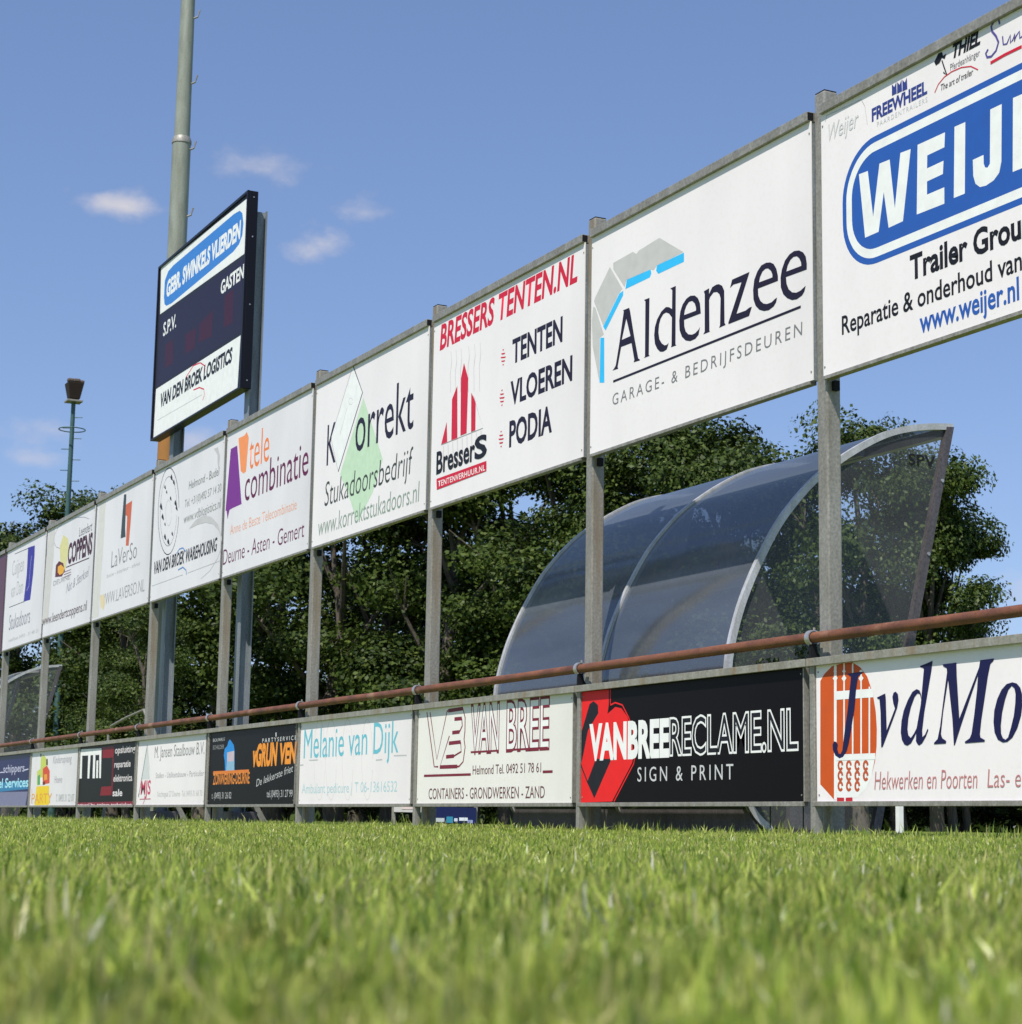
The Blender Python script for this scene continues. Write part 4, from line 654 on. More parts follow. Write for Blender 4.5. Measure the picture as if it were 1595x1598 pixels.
for k in range(10):
    xr = XL[k]; xl = xr-GAP+.002; zt = 4.190
    t = thing('hoarding_post', POST_LAB[k], 'post', (xr-.05, 6.305, -.03), 'tall galvanised posts of the upper hoarding')
    o = t.location
    MB().box(xl, xr-.001, 6.258, 6.350, -.1, zt).build('post_tube', M_galv_r if k in (1, 2, 3, 4, 5) else M_galv, t, o, bevel=.009)
    MB().box(xl+.004, xr-.005, 6.262, 6.346, zt, zt+.006).build('cap', M_dark, t, o)
    MB().box(xr-.001, xr+.028, 6.290, 6.325, ZB-.075, ZB-.02).build('bracket', M_dark, t, o)
UPLAB = {0: 'white board with huge blue capsule logo, nearest and largest in upper row', 1: 'white board with grey and cyan folded door logo in upper row',
  2: 'white board with red striped tent drawing and red headline in upper row', 3: 'white board with pale green wedge and trowel drawing in upper row',
  4: 'white board with purple and orange speech shapes, right below the scoreboard', 5: 'white board with round checkered emblem and grey swoosh in upper row',
  6: 'white board with grey and orange bracket monogram in upper row', 7: 'white board with yellow concrete mixer drawing and dark maroon name in upper row',
  8: 'white board with dark blue upright stripe in upper row', 9: 'dark maroon board, cut off by the left picture edge in upper row'}
# board k spans from post k to post k-1
for k in range(10):
    xl = XL[k]; xr = (XL[k-1]-GAP) if k else XL[0]+2.567
    t = thing('sponsor_board', UPLAB[k], 'sign', ((xl+xr)/2, YP, ZB), 'advertising boards of the upper row'); o = t.location
    pm = M_maroon if k == 9 else (M_white if k < 4 else M_whiteL)
    pn = MB().box(xl, xr, YP, YP+.006, ZB, ZT+.01).build('panel', pm, t, o)
    tr0 = MB().box(xl+.006, xr-.006, YP-.022, YP+.045, ZT+.011, ZT+.068).build('top_rail', M_galv, t, o, bevel=.003)
    MB().box(xr-.0065, xr-.005, YP-.019, YP+.022, ZT+.016, ZT+.063).build('rail_opening_shade', M_dark, tr0, o)  # solid dark plate: shade of the hollow tube end put in as colour
    MB().box(xl+.006, xr-.03, YP-.006, YP+.045, ZB-.020, ZB-.001).build('bottom_rail', M_galv, t, o)
    for xx in (xl+.002, xr-.0325): MB().box(xx, xx+.03, YP+.007, YP+.045, ZB, ZT).build('frame_upright', M_beam, t, o)
    MB().box(xl+.033, xr-.035, YP+.007, YP+.045, (ZB+ZT)/2-.02, (ZB+ZT)/2+.02).build('frame_rail', M_beam, t, o)
    for zz in (ZB+.05, ZT-.06):
        for xx in (xl+.015, xr-.015):
            MB().tube([(xx, YP-.003, zz), (xx, YP+.001, zz)], .006, 8).build('screw', M_galv, t, o)
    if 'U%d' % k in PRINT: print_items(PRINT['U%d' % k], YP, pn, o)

# ------------------------------------------------------------------ lower barrier: posts, boards, rusty pipe rail
YB = 6.185; XB0 = -8.761
dB = [-.003, .003, -.017, .007, .006, .015, .013, -.024, 0, 0, 0]
XBL = [XB0-PITCHX*k+dB[k] for k in range(11)]
BP_LAB = ['low barrier post beside the orange gate logo board', 'low barrier post between the cream board and the black and red board',
  'low barrier post between the cream board and the teal lettered board', 'low barrier post between the teal lettered board and the blue bottle board',
  'low barrier post between the blue bottle board and the grey lettered steel building board', 'low barrier post between the steel building board and the black and dark red board',
  'low barrier post between the yellow tower board and the black and dark red board', 'low barrier post between the navy board and the yellow tower board',
  'low barrier post cut by the left picture edge', 'low barrier post beyond the left picture edge']
def barrier_post(k):
    x = XBL[k]; t = thing('barrier_post', BP_LAB[k], 'post', (x+.02, YB-.01, -.03), 'low posts carrying the rusty handrail'); o = t.location
    MB().box(x, x+.042, YB-.012, YB+.040, -.1, .935).build('post_tube', M_galv, t, o, bevel=.003)
    # upright plate that carries the pipe
    MB().prism([(YB-.022, .9355), (YB+.05, .9355), (YB+.024, .975), (YB+.016, 1.018), (YB-.016, 1.018), (YB-.022, .99)], x+.012, x+.030).build('saddle_plate', M_dark, t, o)
    ring = MB(); R = .036
    pts = [(YB+R*cos(a), 1.05+R*sin(a)) for a in [radians(-60+i*300/20) for i in range(21)]]
    pin = [(YB+(R+.007)*cos(a), 1.05+(R+.007)*sin(a)) for a in [radians(-60+i*300/20) for i in range(21)]]
    for i in range(20):
        ring.prism([pts[i], pts[i+1], pin[i+1], pin[i]], x-.004, x+.034)
    pc_ = ring.build('pipe_clamp', M_alu, t, o)
    MB().tube([(x+.015, YB+.012, 1.094), (x+.015, YB+.012, 1.108)], .007, 6).build('clamp_bolt', M_galv, pc_, o)
for k in range(10): barrier_post(k)
rb = MB(); n = 0
segx = [-6.0-i*1.3335 for i in range(22)]
rb.tube([(x, YB+.004*noise.noise(Vector((x*.7, 0, 0))), 1.05+.006*noise.noise(Vector((x*.6, 3, 0)))) for x in [-5.6-i*.45 for i in range(68)]], .030, 20)
rail = rb.build('handrail', M_rust, None, (0, 0, 0), smooth=True)
tag(rail, 'long rust brown pipe handrail clamped above the low advertising boards', 'handrail')
LOWLAB = {0: 'white low board with orange oval gate logo and navy serif lettering', 1: 'black low board with red angular logo and white headline',
  2: 'cream low board with dark red outlined lettering', 3: 'white low board with thin teal handwriting', 4: 'black low board with blue bottle and orange lettering',
  5: 'white low board with narrow grey spire logo and grey lettering', 6: 'black low board with white comb logo and dark red blocks',
  7: 'white low board with yellow, green and red tower drawing', 8: 'navy low board with pale lavender base, at left picture edge', 9: 'low board beyond the left picture edge'}
for k in range(9):
    xl = XBL[k]+.048; xr = (XBL[k-1]-.075) if k else XBL[0]+PITCHX-.05
    t = thing('sponsor_board', LOWLAB[k], 'sign', ((xl+xr)/2, YB, .14), 'advertising boards of the lower barrier'); o = t.location
    pm = {0: M_white, 1: M_black, 2: M_cream, 3: M_white, 4: M_black, 5: M_white, 6: M_black, 7: M_whiteL, 8: M_navy}[k]
    pn = MB().box(xl, xr, YB, YB+.006, .166, .905).build('panel', pm, t, o)
    MB().box(xl-.045, xr+.062, YB-.034, YB-.0125 if False else YB-.013, .893, .936).build('top_rail', M_galv_y, t, o, bevel=.002)
    MB().box(xl-.03, xr, YB-.014, YB+.03, .140, .1655).build('bottom_rail', M_galv, t, o, bevel=.002)
    MB().box(xr+.002, xr+.012, YB-.004, YB+.03, .166, .893).build('edge_strip', M_galv, t, o)
    MB().box(xl+.01, xr-.03, YB+.007, YB+.04, .50, .54).build('frame_rail', M_beam, t, o)
    for zz in (.2, .86):
        for xx in (xl+.02, xr-.02): MB().tube([(xx, YB-.003, zz), (xx, YB+.001, zz)], .005, 8).build('screw', M_galv, t, o)
    print_items(PRINT['B%d' % k], YB, pn, o, clip=(xl+.001, xr-.001, .167, .893))

# ------------------------------------------------------------------ scoreboard on two steel legs
SX0, SX1, SZ0, SZ1, SY = -22.66, -19.28, 4.53, 6.71, 6.34
sb = thing('scoreboard', 'black framed scoreboard with blue lozenge sign and dark display on two steel legs', 'scoreboard', (-20.9, 6.5, -.03)); o = sb.location
MB().box(SX0, SX1, SY+.012, SY+.11, SZ0, SZ1).build('cabinet', M_frame, sb, o, bevel=.006)
fr = MB(); fw = .03
for b in ((SX0, SX0+fw, SZ0, SZ1), (SX1-fw, SX1, SZ0, SZ1), (SX0+fw, SX1-fw, SZ0, SZ0+.02), (SX0+fw, SX1-fw, SZ1-.03, SZ1)):
    fr.box(b[0], b[1], SY-.012, SY+.0115, b[2], b[3])
fr.build('front_frame', M_frame, sb, o)
bk = MB().box(SX0+fw, SX1-fw, SY+.004, SY+.0115, SZ0+.02, SZ1-.03).build('backing_panel', flat((.02, .02, .03)), sb, o)
print_items(PRINT['S'], SY+.004, bk, o)
for i, xr in enumerate((-19.35, -22.10)):
    xl = xr-.14; y0, y1 = SY+.1105, SY+.245
    leg = MB(); leg.box(xl, xr, y0, y0+.011, -.1, 6.53).box(xl, xr, y1-.011, y1, -.1, 6.53).box((xl+xr)/2-.005, (xl+xr)/2+.005, y0+.011, y1-.011, -.1, 6.53)
    L = leg.build('leg', M_beam, sb, o)
    MB().prism([(y1+.0, .34), (y1+.05, .34), (y1+.30, -.08), (y1+.22, -.08)], xl+.03, xr-.03).build('foot_brace', M_galv, sb, o)
    MB().box(xl-.06, xr+.1, y0-.04, y1+.1, -.1, .10).build('foot_plate', M_alu_d, sb, o, bevel=.01)
for zz in (4.62, 5.45, 6.2, 6.64): MB().tube([(SX1-.001, SY+.06, zz), (SX1+.004, SY+.06, zz)], .008, 8).build('bolt', M_alu, sb, o)

# ------------------------------------------------------------------ light mast behind the scoreboard
M_mast = mat_galv('mast_grey_green', (.29, .31, .265), (.24, .26, .22), metal=.0, rough=.45)
mt_ = thing('light_mast', 'thick grey green light mast rising behind the scoreboard', 'light mast', (-24.1, 6.97, -.03)); o = mt_.location
mx_, my_ = -24.1, 6.97
MB().tube([(mx_, my_, -.1), (mx_, my_, 8.9)], [.135, .122], 40).build('lower_shaft', M_mast, mt_, o, smooth=True)
MB().tube([(mx_, my_, 3.7), (mx_, my_, 5.15)], [.1335, .1315], 40).build('ochre_band', flat((.34, .16, .05), .6), mt_, o, smooth=True)
MB().tube([(mx_, my_, 8.86), (mx_, my_, 8.90), (mx_, my_, 8.95)], [.130, .130, .112], 40).build('collar', M_galv, mt_, o, smooth=True)
MB().tube([(mx_, my_, 8.95), (mx_, my_, 15.5)], [.104, .070], 40).build('upper_shaft', M_mast, mt_, o, smooth=True)
for i in range(9):
    zz = 6.95+i*.92; rr = .122 if zz < 8.9 else .103-(zz-8.95)*.005
    a = radians(48); px, py = mx_+rr*cos(a), my_+rr*sin(a)
    MB().tube([(px-.01, py-.01, zz-.02), (px+.03, py+.045, zz), (px+.035, py+.07, zz+.10)], .012, 6).build('step_hook', M_galv, mt_, o)
MB().box(mx_-.9, mx_+.9, my_-.05, my_+.05, 15.3, 15.4).build('cross_arm', M_mast, mt_, o)
for dx in (-.7, 0, .7): MB().box(mx_+dx-.22, mx_+dx+.22, my_-.35, my_-.06, 15.2, 15.65).build('floodlight', M_dark, mt_, o, bevel=.03)

# ------------------------------------------------------------------ slim far mast with a floodlight cage
fm = thing('light_mast', 'slim dark green climbing mast with floodlight head above the left trees', 'light mast', (-58.4, 13.85, -.03)); o = fm.location
M_green = mat_galv('mast_dark_green', (.05, .12, .12), (.035, .085, .085), metal=.0, rough=.5)
bx, by = -58.4, 13.85
MB().tube([(bx, by, -.1), (bx, by, 12.6)], [.11, .065], 16).build('shaft', M_green, fm, o, smooth=True)
PD = Vector((r3.x, r3.y, 0)).normalized()
for i in range(22):
    zz = 5.2+i*.33
    s = 1 if i % 2 else -1
    MB().tube([(bx, by, zz), (bx+PD.x*s*.30, by+PD.y*s*.30, zz)], .014, 5).build('climbing_peg', M_green, fm, o)
rg = MB(); rr = .40
rg.tube([(bx+rr*cos(2*pi*i/24), by+rr*sin(2*pi*i/24), 11.75) for i in range(25)], .018, 5, cap=False); rg.build('ring_guard', M_green, fm, o)
MB().box(bx-.22, bx+.22, by-.24, by+.24, 12.60, 12.66).build('platform', M_galv, fm, o, bevel=.01)
M_lamp = flat((.035, .025, .02), .6)
hd = MB(); i0 = len(hd.v)
for zz, ww in ((12.70, .16), (13.2, .25)):
    for sx_, sy_ in ((-1, -1), (1, -1), (1, 1), (-1, 1)): hd.v.append((bx+sx_*ww, by+sy_*ww, zz))
for q in ((3, 2, 1, 0), (4, 5, 6, 7), (0, 1, 5, 4), (1, 2, 6, 5), (2, 3, 7, 6), (3, 0, 4, 7)): hd.f.append(list(q)); hd.mi.append(0)
hd.build('lamp_cage', M_lamp, fm, o, bevel=.02)
for dx_, dy_ in ((.25, -.28), (.30, .05), (.1, .33)):
    MB().box(bx+dx_*.55-.09, bx+dx_*.55+.09, by+dy_*.55-.10, by+dy_*.55+.10, 13.21, 13.30+.05*dx_).build('floodlight', flat((.13, .10, .09), .6), fm, o, bevel=.03)

# ------------------------------------------------------------------ dugouts
def mat_shell(name, trans, base, rough=.12, spec=1.0, tintc=(.42, .44, .45)):
    m, n, l, b = nodemat(name); out = n['Material Output']
    c, f = noise_color(n, l, .9, base, tuple(x*1.9+.012 for x in base), .35, .75, 7, (.35, 1, 2.2))
    l.new(c, b.inputs['Base Color']); b.inputs['Roughness'].default_value = rough; b.inputs['IOR'].default_value = 1.9; b.inputs['Specular IOR Level'].default_value = spec
    tr = n.new('ShaderNodeBsdfTransparent'); tr.inputs[0].default_value = (*tintc, 1)
    mx = n.new('ShaderNodeMixShader'); mx.inputs[0].default_value = trans
    l.new(b.outputs[0], mx.inputs[1]); l.new(tr.outputs[0], mx.inputs[2]); l.new(mx.outputs[0], out.inputs[0])
    bump(n, l, b, 1.6, .18, .02)
    return m
M_shell = mat_shell('smoked_polycarbonate', .38, (.078, .090, .108))
M_side = mat_shell('clear_polycarbonate', .80, (.17, .175, .185), .2, .5, (.95, .96, .97))
PROF = [(6.74, .0), (6.60, .13), (6.50, .40), (6.44, .75), (6.44, 1.03), (6.51, 1.31), (6.60, 1.53), (6.70, 1.72), (6.81, 1.90), (6.94, 2.06), (7.10, 2.22), (7.29, 2.36), (7.47, 2.47), (7.65, 2.56), (7.82, 2.615), (8.0, 2.65), (8.20, 2.67)]
def smooth_prof(P, sub=4):
    out = []
    for i in range(len(P)-1):
        p0 = P[max(i-1, 0)]; p1 = P[i]; p2 = P[i+1]; p3 = P[min(i+2, len(P)-1)]
        for j in range(sub):
            t = j/sub
            out.append(tuple(.5*((2*p1[k])+(-p0[k]+p2[k])*t+(2*p0[k]-5*p1[k]+4*p2[k]-p3[k])*t*t+(-p0[k]+3*p1[k]-3*p2[k]+p3[k])*t**3) for k in (0, 1)))
    out.append(P[-1]); return out
SP = smooth_prof(PROF)
def offs(P, d):
    out = []
    for i, p in enumerate(P):
        a = Vector(P[max(i-1, 0)]); b = Vector(P[min(i+1, len(P)-1)]); t = (b-a).normalized(); out.append((p[0]-t.y*d, p[1]+t.x*d))
    return out
FRONT_B = (7.49, .0)
def dugout(x_near, nb, bay, label, dxy=(0, 0)):
    t = thing('dugout', label, 'dugout', (x_near-nb*bay/2, 7.3, -.03)); o = t.location
    for i in range(nb):                      # curved sheets
        xa = x_near-i*bay-.028; xb = x_near-(i+1)*bay+.028
        mb = MB(); A = SP; B = offs(SP, -.006); n = len(A)
        mb.v = [(xa, *p) for p in A]+[(xb, *p) for p in A]
        for k in range(n-1): mb.f.append([k, k+1, n+k+1, n+k]); mb.mi.append(0)
        mb.build('curved_sheet', M_shell, t, o, smooth=True)
    for i in range(nb+1):                    # ribs: strip outside and tube inside
        xc = x_near-i*bay
        rib = MB(); A = offs(SP, .012); B = offs(SP, -.03); n = len(A)
        for k in range(n-1): rib.prism([A[k], A[k+1], B[k+1], B[k]], xc-.018, xc+.018)
        rib.build('rib', M_rib, t, o, smooth=False)
    for i in (0, nb):                        # side windows with straight front edge
        xc = x_near-i*bay; sgn = 0
        inner = offs(SP, -.032)
        mb = MB(); pts = inner+[(8.16, 2.60), FRONT_B]
        tri = tessellate_polygon([[Vector((a, b, 0)) for a, b in pts]]); mb.v = [(xc, a, b) for a, b in pts]
        for q in tri: mb.f.append(list(q)); mb.mi.append(0)
        w = mb.build('side_window', M_side, t, o)
        st = MB(); st.prism([(8.145, 2.655), (8.205, 2.66), (FRONT_B[0]+.055, -.05), (FRONT_B[0]-.005, -.05)], xc-.02, xc+.02)
        st.build('front_stanchion', M_alu_d, t, o)
        for q in range(5):
            f = .12+q*.19; yy = 8.175+(FRONT_B[0]+.03-8.175)*f; zz = 2.6*(1-f)
            MB().tube([(xc+.02, yy, zz), (xc+.028, yy, zz)], .012, 8).build('rivet', M_alu, t, o)
        if i == 0:
            for e in PRINT['D']:
                me = text_verts(e[1], e[8], e[10]); xs = [v.co.x for v in me.vertices]; a0, a1 = min(xs), max(xs)
                for v in me.vertices:
                    v.co = (xc+.004-o[0], e[2]+(v.co.x-a0)/(a1-a0)*(e[4]-e[2])-o[1], (e[3]+e[5])/2+v.co.y/CAPH*e[6]-o[2])
                if x_near > -15: me.materials.clear(); link('lettering', me, flat((.015, .015, .02)), w)
    xa, xb = x_near, x_near-nb*bay
    tr_ = MB(); tr_.prism([(8.16, 2.60), (8.22, 2.60), (8.22, 2.66), (8.16, 2.66)], xb+.03, xa-.03); tr_.build('front_beam', M_alu_d, t, o)
    for yy, zz in ((7.47, 2.43), (6.66, 1.55)):
        MB().box(xb+.03, xa-.03, yy, yy+.04, zz-.03, zz+.01).build('purlin', M_alu_d, t, o)
    MB().box(xb, xa, 6.60, 6.66, -.06, .16).build('base_rail', M_alu_d, t, o)
    MB().box(xb+.1, xa-.1, 7.0, 7.38, .42, .46).build('bench_seat', flat((.16, .13, .10), .6), t, o, bevel=.01)
    for i in range(nb+1):
        xc = xa-.25-(nb*bay-.5)*i/nb
        MB().box(xc-.02, xc+.02, 7.05, 7.33, -.06, .42).build('bench_leg', M_alu_d, t, o)
    MB().box(xb+.05, xa-.05, 6.75, 7.55, -.08, -.005).build('floor_slab', flat((.12, .12, .11), .9), t, o)
    return t
dugout(-10.0, 2, 1.6, 'large transparent curved dugout with letters on its side window behind the barrier')
dugout(-34.4, 2, 1.6, 'small looking far dugout at the left edge behind the barrier')

# ------------------------------------------------------------------ small things seen beneath and between the boards
st_ = MB().box(-17.16, -17.10, 13.20, 13.26, -.05, 1.05).build('white_stake', flat((.8, .8, .8)))
st_.location = (0, 0, 0); tag(st_, 'thin white upright stake on the grass beyond the gate logo board', 'stake')
PDV = Vector((r3.x, r3.y, 0)).normalized()
def banner(x, y, w, h, z0, name, label, cat, cols, base):
    t = thing(name, label, cat, (x, y, -.03)); o = t.location; d = Vector((.95, -.31, 0))
    q = Vector((d.y, -d.x, 0)); d = Vector((.31, .95, 0))
    def quadbox(u0, u1, z0_, z1_, dep0, dep1, mt, nm):
        mb = MB(); 
        for u in (u0, u1):
            for dd in (dep0, dep1):
                for z in (z0_, z1_):
                    p = Vector((x, y, 0))+d*u+Vector((.95, -.31, 0))*dd; mb.v.append((p.x, p.y, z))
        for f in ((0, 1, 3, 2), (4, 6, 7, 5), (0, 4, 5, 1), (2, 3, 7, 6), (0, 2, 6, 4), (1, 5, 7, 3)): mb.f.append(list(f)); mb.mi.append(0)
        return mb.build(nm, mt, t, o)
    quadbox(-w/2, w/2, z0, z0+h, 0, .03, flat(base), 'panel')
    for s in (-1, 1): quadbox(s*w/2-.02, s*w/2+.02, -.06, z0+h+.03, -.05, -.002, M_galv, 'leg')
    for (u0, u1, a, b, c) in cols: quadbox(u0*w, u1*w, z0+a*h, z0+b*h, .031, .034, flat(c), 'printed_or_tinted_shape')
banner(-21.8, 10.1, .52, .19, .02, 'small_banner', 'small blue and white banner seen under the cream low board', 'banner',
       [(-.45, -.25, .05, .3, (.5, .55, .6)), (-.2, -.05, .0, .4, (.04, .25, .4)), (.1, .3, .15, .35, (.7, .75, .85)), (-.02, .06, .1, .3, (.6, .65, .8)), (.3, .42, .0, .2, (.3, .35, .7))], (.014, .022, .09))
banner(-20.0, 8.75, .42, .16, .13, 'small_banner', 'small pinkish white banner seen under the teal lettered board', 'banner', [(-.3, .1, .2, .7, (.75, .6, .6))], (.6, .58, .58))
hp = MB(); hp.tube([(-30.3, 8, -.08), (-30.25, 8, 1.3), (-30.1, 8, 1.43), (-29.2, 8, 1.53), (-28.3, 8, 1.6), (-28.15, 8, 1.5), (-28.1, 8, -.08)], .022, 8)
tag(hp.build('tube_hoop', M_galv, None, smooth=True), 'thin pale tubular hoop with slanting top bar near the far dugout', 'hoop rail')

# ------------------------------------------------------------------ foliage
import numpy as np
def mat_leaf(name, c_dark, c_light, c_yel):
    m, n, l, b = nodemat(name); out = n['Material Output']
    at = n.new('ShaderNodeAttribute'); at.attribute_name = 'var'
    sp = n.new('ShaderNodeSeparateColor'); l.new(at.outputs['Color'], sp.inputs[0])
    a = mixc(n, l, sp.outputs[0], c_dark, c_light); c = mixc(n, l, sp.outputs[1], a, c_yel)
    l.new(c, b.inputs['Base Color']); b.inputs['Roughness'].default_value = .5; b.inputs['Specular IOR Level'].default_value = .18
    tl = n.new('ShaderNodeBsdfTranslucent'); l.new(c, tl.inputs[0]); mx = n.new('ShaderNodeMixShader'); mx.inputs[0].default_value = .14
    l.new(b.outputs[0], mx.inputs[1]); l.new(tl.outputs[0], mx.inputs[2]); l.new(mx.outputs[0], out.inputs[0]); return m
M_leaf = mat_leaf('tree_leaves', (.012, .027, .005), (.052, .082, .013), (.10, .13, .026))
M_leaf2 = mat_leaf('bush_leaves', (.018, .035, .012), (.05, .08, .02), (.10, .11, .04))
def mat_bark():
    m, n, l, b = nodemat('bark'); c, _ = noise_color(n, l, 6, (.07, .055, .04), (.13, .11, .085), .35, .7, 8, (3, 3, .6)); l.new(c, b.inputs['Base Color']); b.inputs['Roughness'].default_value = .9
    bump(n, l, b, 18, .8, .02); return m
M_bark = mat_bark()
def quads_mesh(name, C, A, B, var):
    """C centres, A half-length vectors, B half-width vectors -> rhombic leaves"""
    n = len(C); V = np.empty((n, 4, 3), np.float32); V[:, 0] = C-A; V[:, 1] = C+B-A*.1; V[:, 2] = C+A; V[:, 3] = C-B-A*.1
    me = bpy.data.meshes.new(name); me.vertices.add(n*4); me.vertices.foreach_set('co', V.ravel()); me.loops.add(n*4); me.loops.foreach_set('vertex_index', np.arange(n*4, dtype=np.int32))
    me.polygons.add(n); me.polygons.foreach_set('loop_start', np.arange(0, n*4, 4, dtype=np.int32)); me.polygons.foreach_set('loop_total', np.full(n, 4, np.int32))
    me.update(); ca = me.color_attributes.new('var', 'FLOAT_COLOR', 'POINT'); ca.data.foreach_set('color', np.repeat(var, 4, axis=0).astype(np.float32).ravel()); me.validate(); return me
def unit(v): return v/np.maximum(np.linalg.norm(v, axis=1, keepdims=True), 1e-6)
def crown(rng, lobes, ncl, per, leaf, clr, name, centre):
    C = []; Nn = []; vr = []
    L = np.array([l[:3] for l in lobes]); R = np.array([l[3] for l in lobes]); w = R**2/np.sum(R**2)
    for i in range(ncl):
        k = rng.choice(len(lobes), p=w); d = rng.normal(size=3); d /= np.linalg.norm(d); d[2] = d[2]*.85+.12
        rr = R[k]*(1-.45*rng.random()**2.0); c = L[k]+d*rr*(1, 1, .85)
        if rng.random() < .10: c = L[k]+d*R[k]*(1.08+.22*rng.random())
        n = int(per*(.5+rng.random())); rad = clr*(.6+.75*rng.random())
        q_ = unit(rng.normal(size=(n, 3)))*(rng.random((n, 1))**.42); p = q_*rad*(1, 1, .52)+c; p[:, 2] += .10*rad*np.sin(q_[:, 0]*5+q_[:, 1]*4); Dn = q_*.8+d
        C.append(p); Nn.append(Dn); b = rng.random()
        vr.append(np.stack([np.clip(b*.85+rng.random(n)*.4-.1, 0, 1), np.clip(rng.random(n)**4*.9, 0, 1), np.zeros(n), np.ones(n)], 1))
    C = np.concatenate(C); Nn = np.concatenate(Nn); vr = np.concatenate(vr); n = len(C)
    nrm = unit(Nn*.6+rng.normal(size=(n, 3))*.55+np.array([0, 0, .45])); t = unit(np.cross(nrm, rng.normal(size=(n, 3)))); b = np.cross(nrm, t)
    s = leaf*(.6+.8*rng.random((n, 1)))
    return quads_mesh(name, C, t*s*.62, b*s*.40, vr)
def tree_proto(seed, H=9.0, W=2.6, ncl=78, per=400):
    rng = np.random.default_rng(seed); rr = random.Random(seed)
    lobes = []; tips = []
    for i in range(11):
        z = H*(.22+.68*i/10)+rr.uniform(-.3, .3); env = W*(1-.55*abs((z/H-.52)/.5)**1.7); a = i*2.4+rr.uniform(-.5, .5)
        r = rr.uniform(.30, .48)*W*.74*(1 if z < .8*H else .72); d = max(env-r*.6, 0)*rr.uniform(.55, 1)
        lobes.append((cos(a)*d, sin(a)*d, min(z, H-r*.9), r)); tips.append(Vector((cos(a)*d, sin(a)*d, z)))
    lobes.append((rr.uniform(-.3, .3), rr.uniform(-.3, .3), H-W*.36, W*.36))
    me = crown(rng, lobes, ncl, per, .088, .80, 'crown', None)
    mb = MB(); trunk = [Vector((.12*sin(i*.9+seed), .10*cos(i*1.3+seed), H*.8*i/8-.1)) for i in range(9)]
    mb.tube([tuple(p) for p in trunk], [max(.22*(1-i/9.5), .03) for i in range(9)], 10)
    for tp in tips:
        k = max(1, min(7, int(tp.z/H/.8*8)-2)); s = trunk[k]; mid = s.lerp(tp, .5)+Vector((0, 0, .15)); mb.tube([tuple(s), tuple(mid), tuple(tp)], [.075, .05, .015], 6)
        for j in range(3):
            e = tp+Vector((rr.uniform(-1, 1), rr.uniform(-1, 1), rr.uniform(-.3, .8)))*W*.3; mb.tube([tuple(mid.lerp(tp, .5)), tuple(e)], [.03, .008], 5)
    return me, mb
protos = []
def make_tree(i, x, y, H, label, wscale=1.0, group='leafy trees behind the pitch'):
    k = i % 5
    if k >= len(protos):
        me, mb = tree_proto(11+k*7, W=2.3+.25*(k % 3)); protos.append([me, mb, None])
    me, mb, tm = protos[k]
    t = thing('leafy_tree', label, 'tree', (x, y, -.05), group); s = H/9.0; t.scale = (s*wscale, s*wscale, s); t.rotation_euler.z = i*1.7
    link('crown', me, M_leaf, t)
    if tm is None:
        ob = mb.build('trunk', M_bark, t, smooth=True); protos[k][2] = ob.data
    else: link('trunk', tm, M_bark, t)
    return t
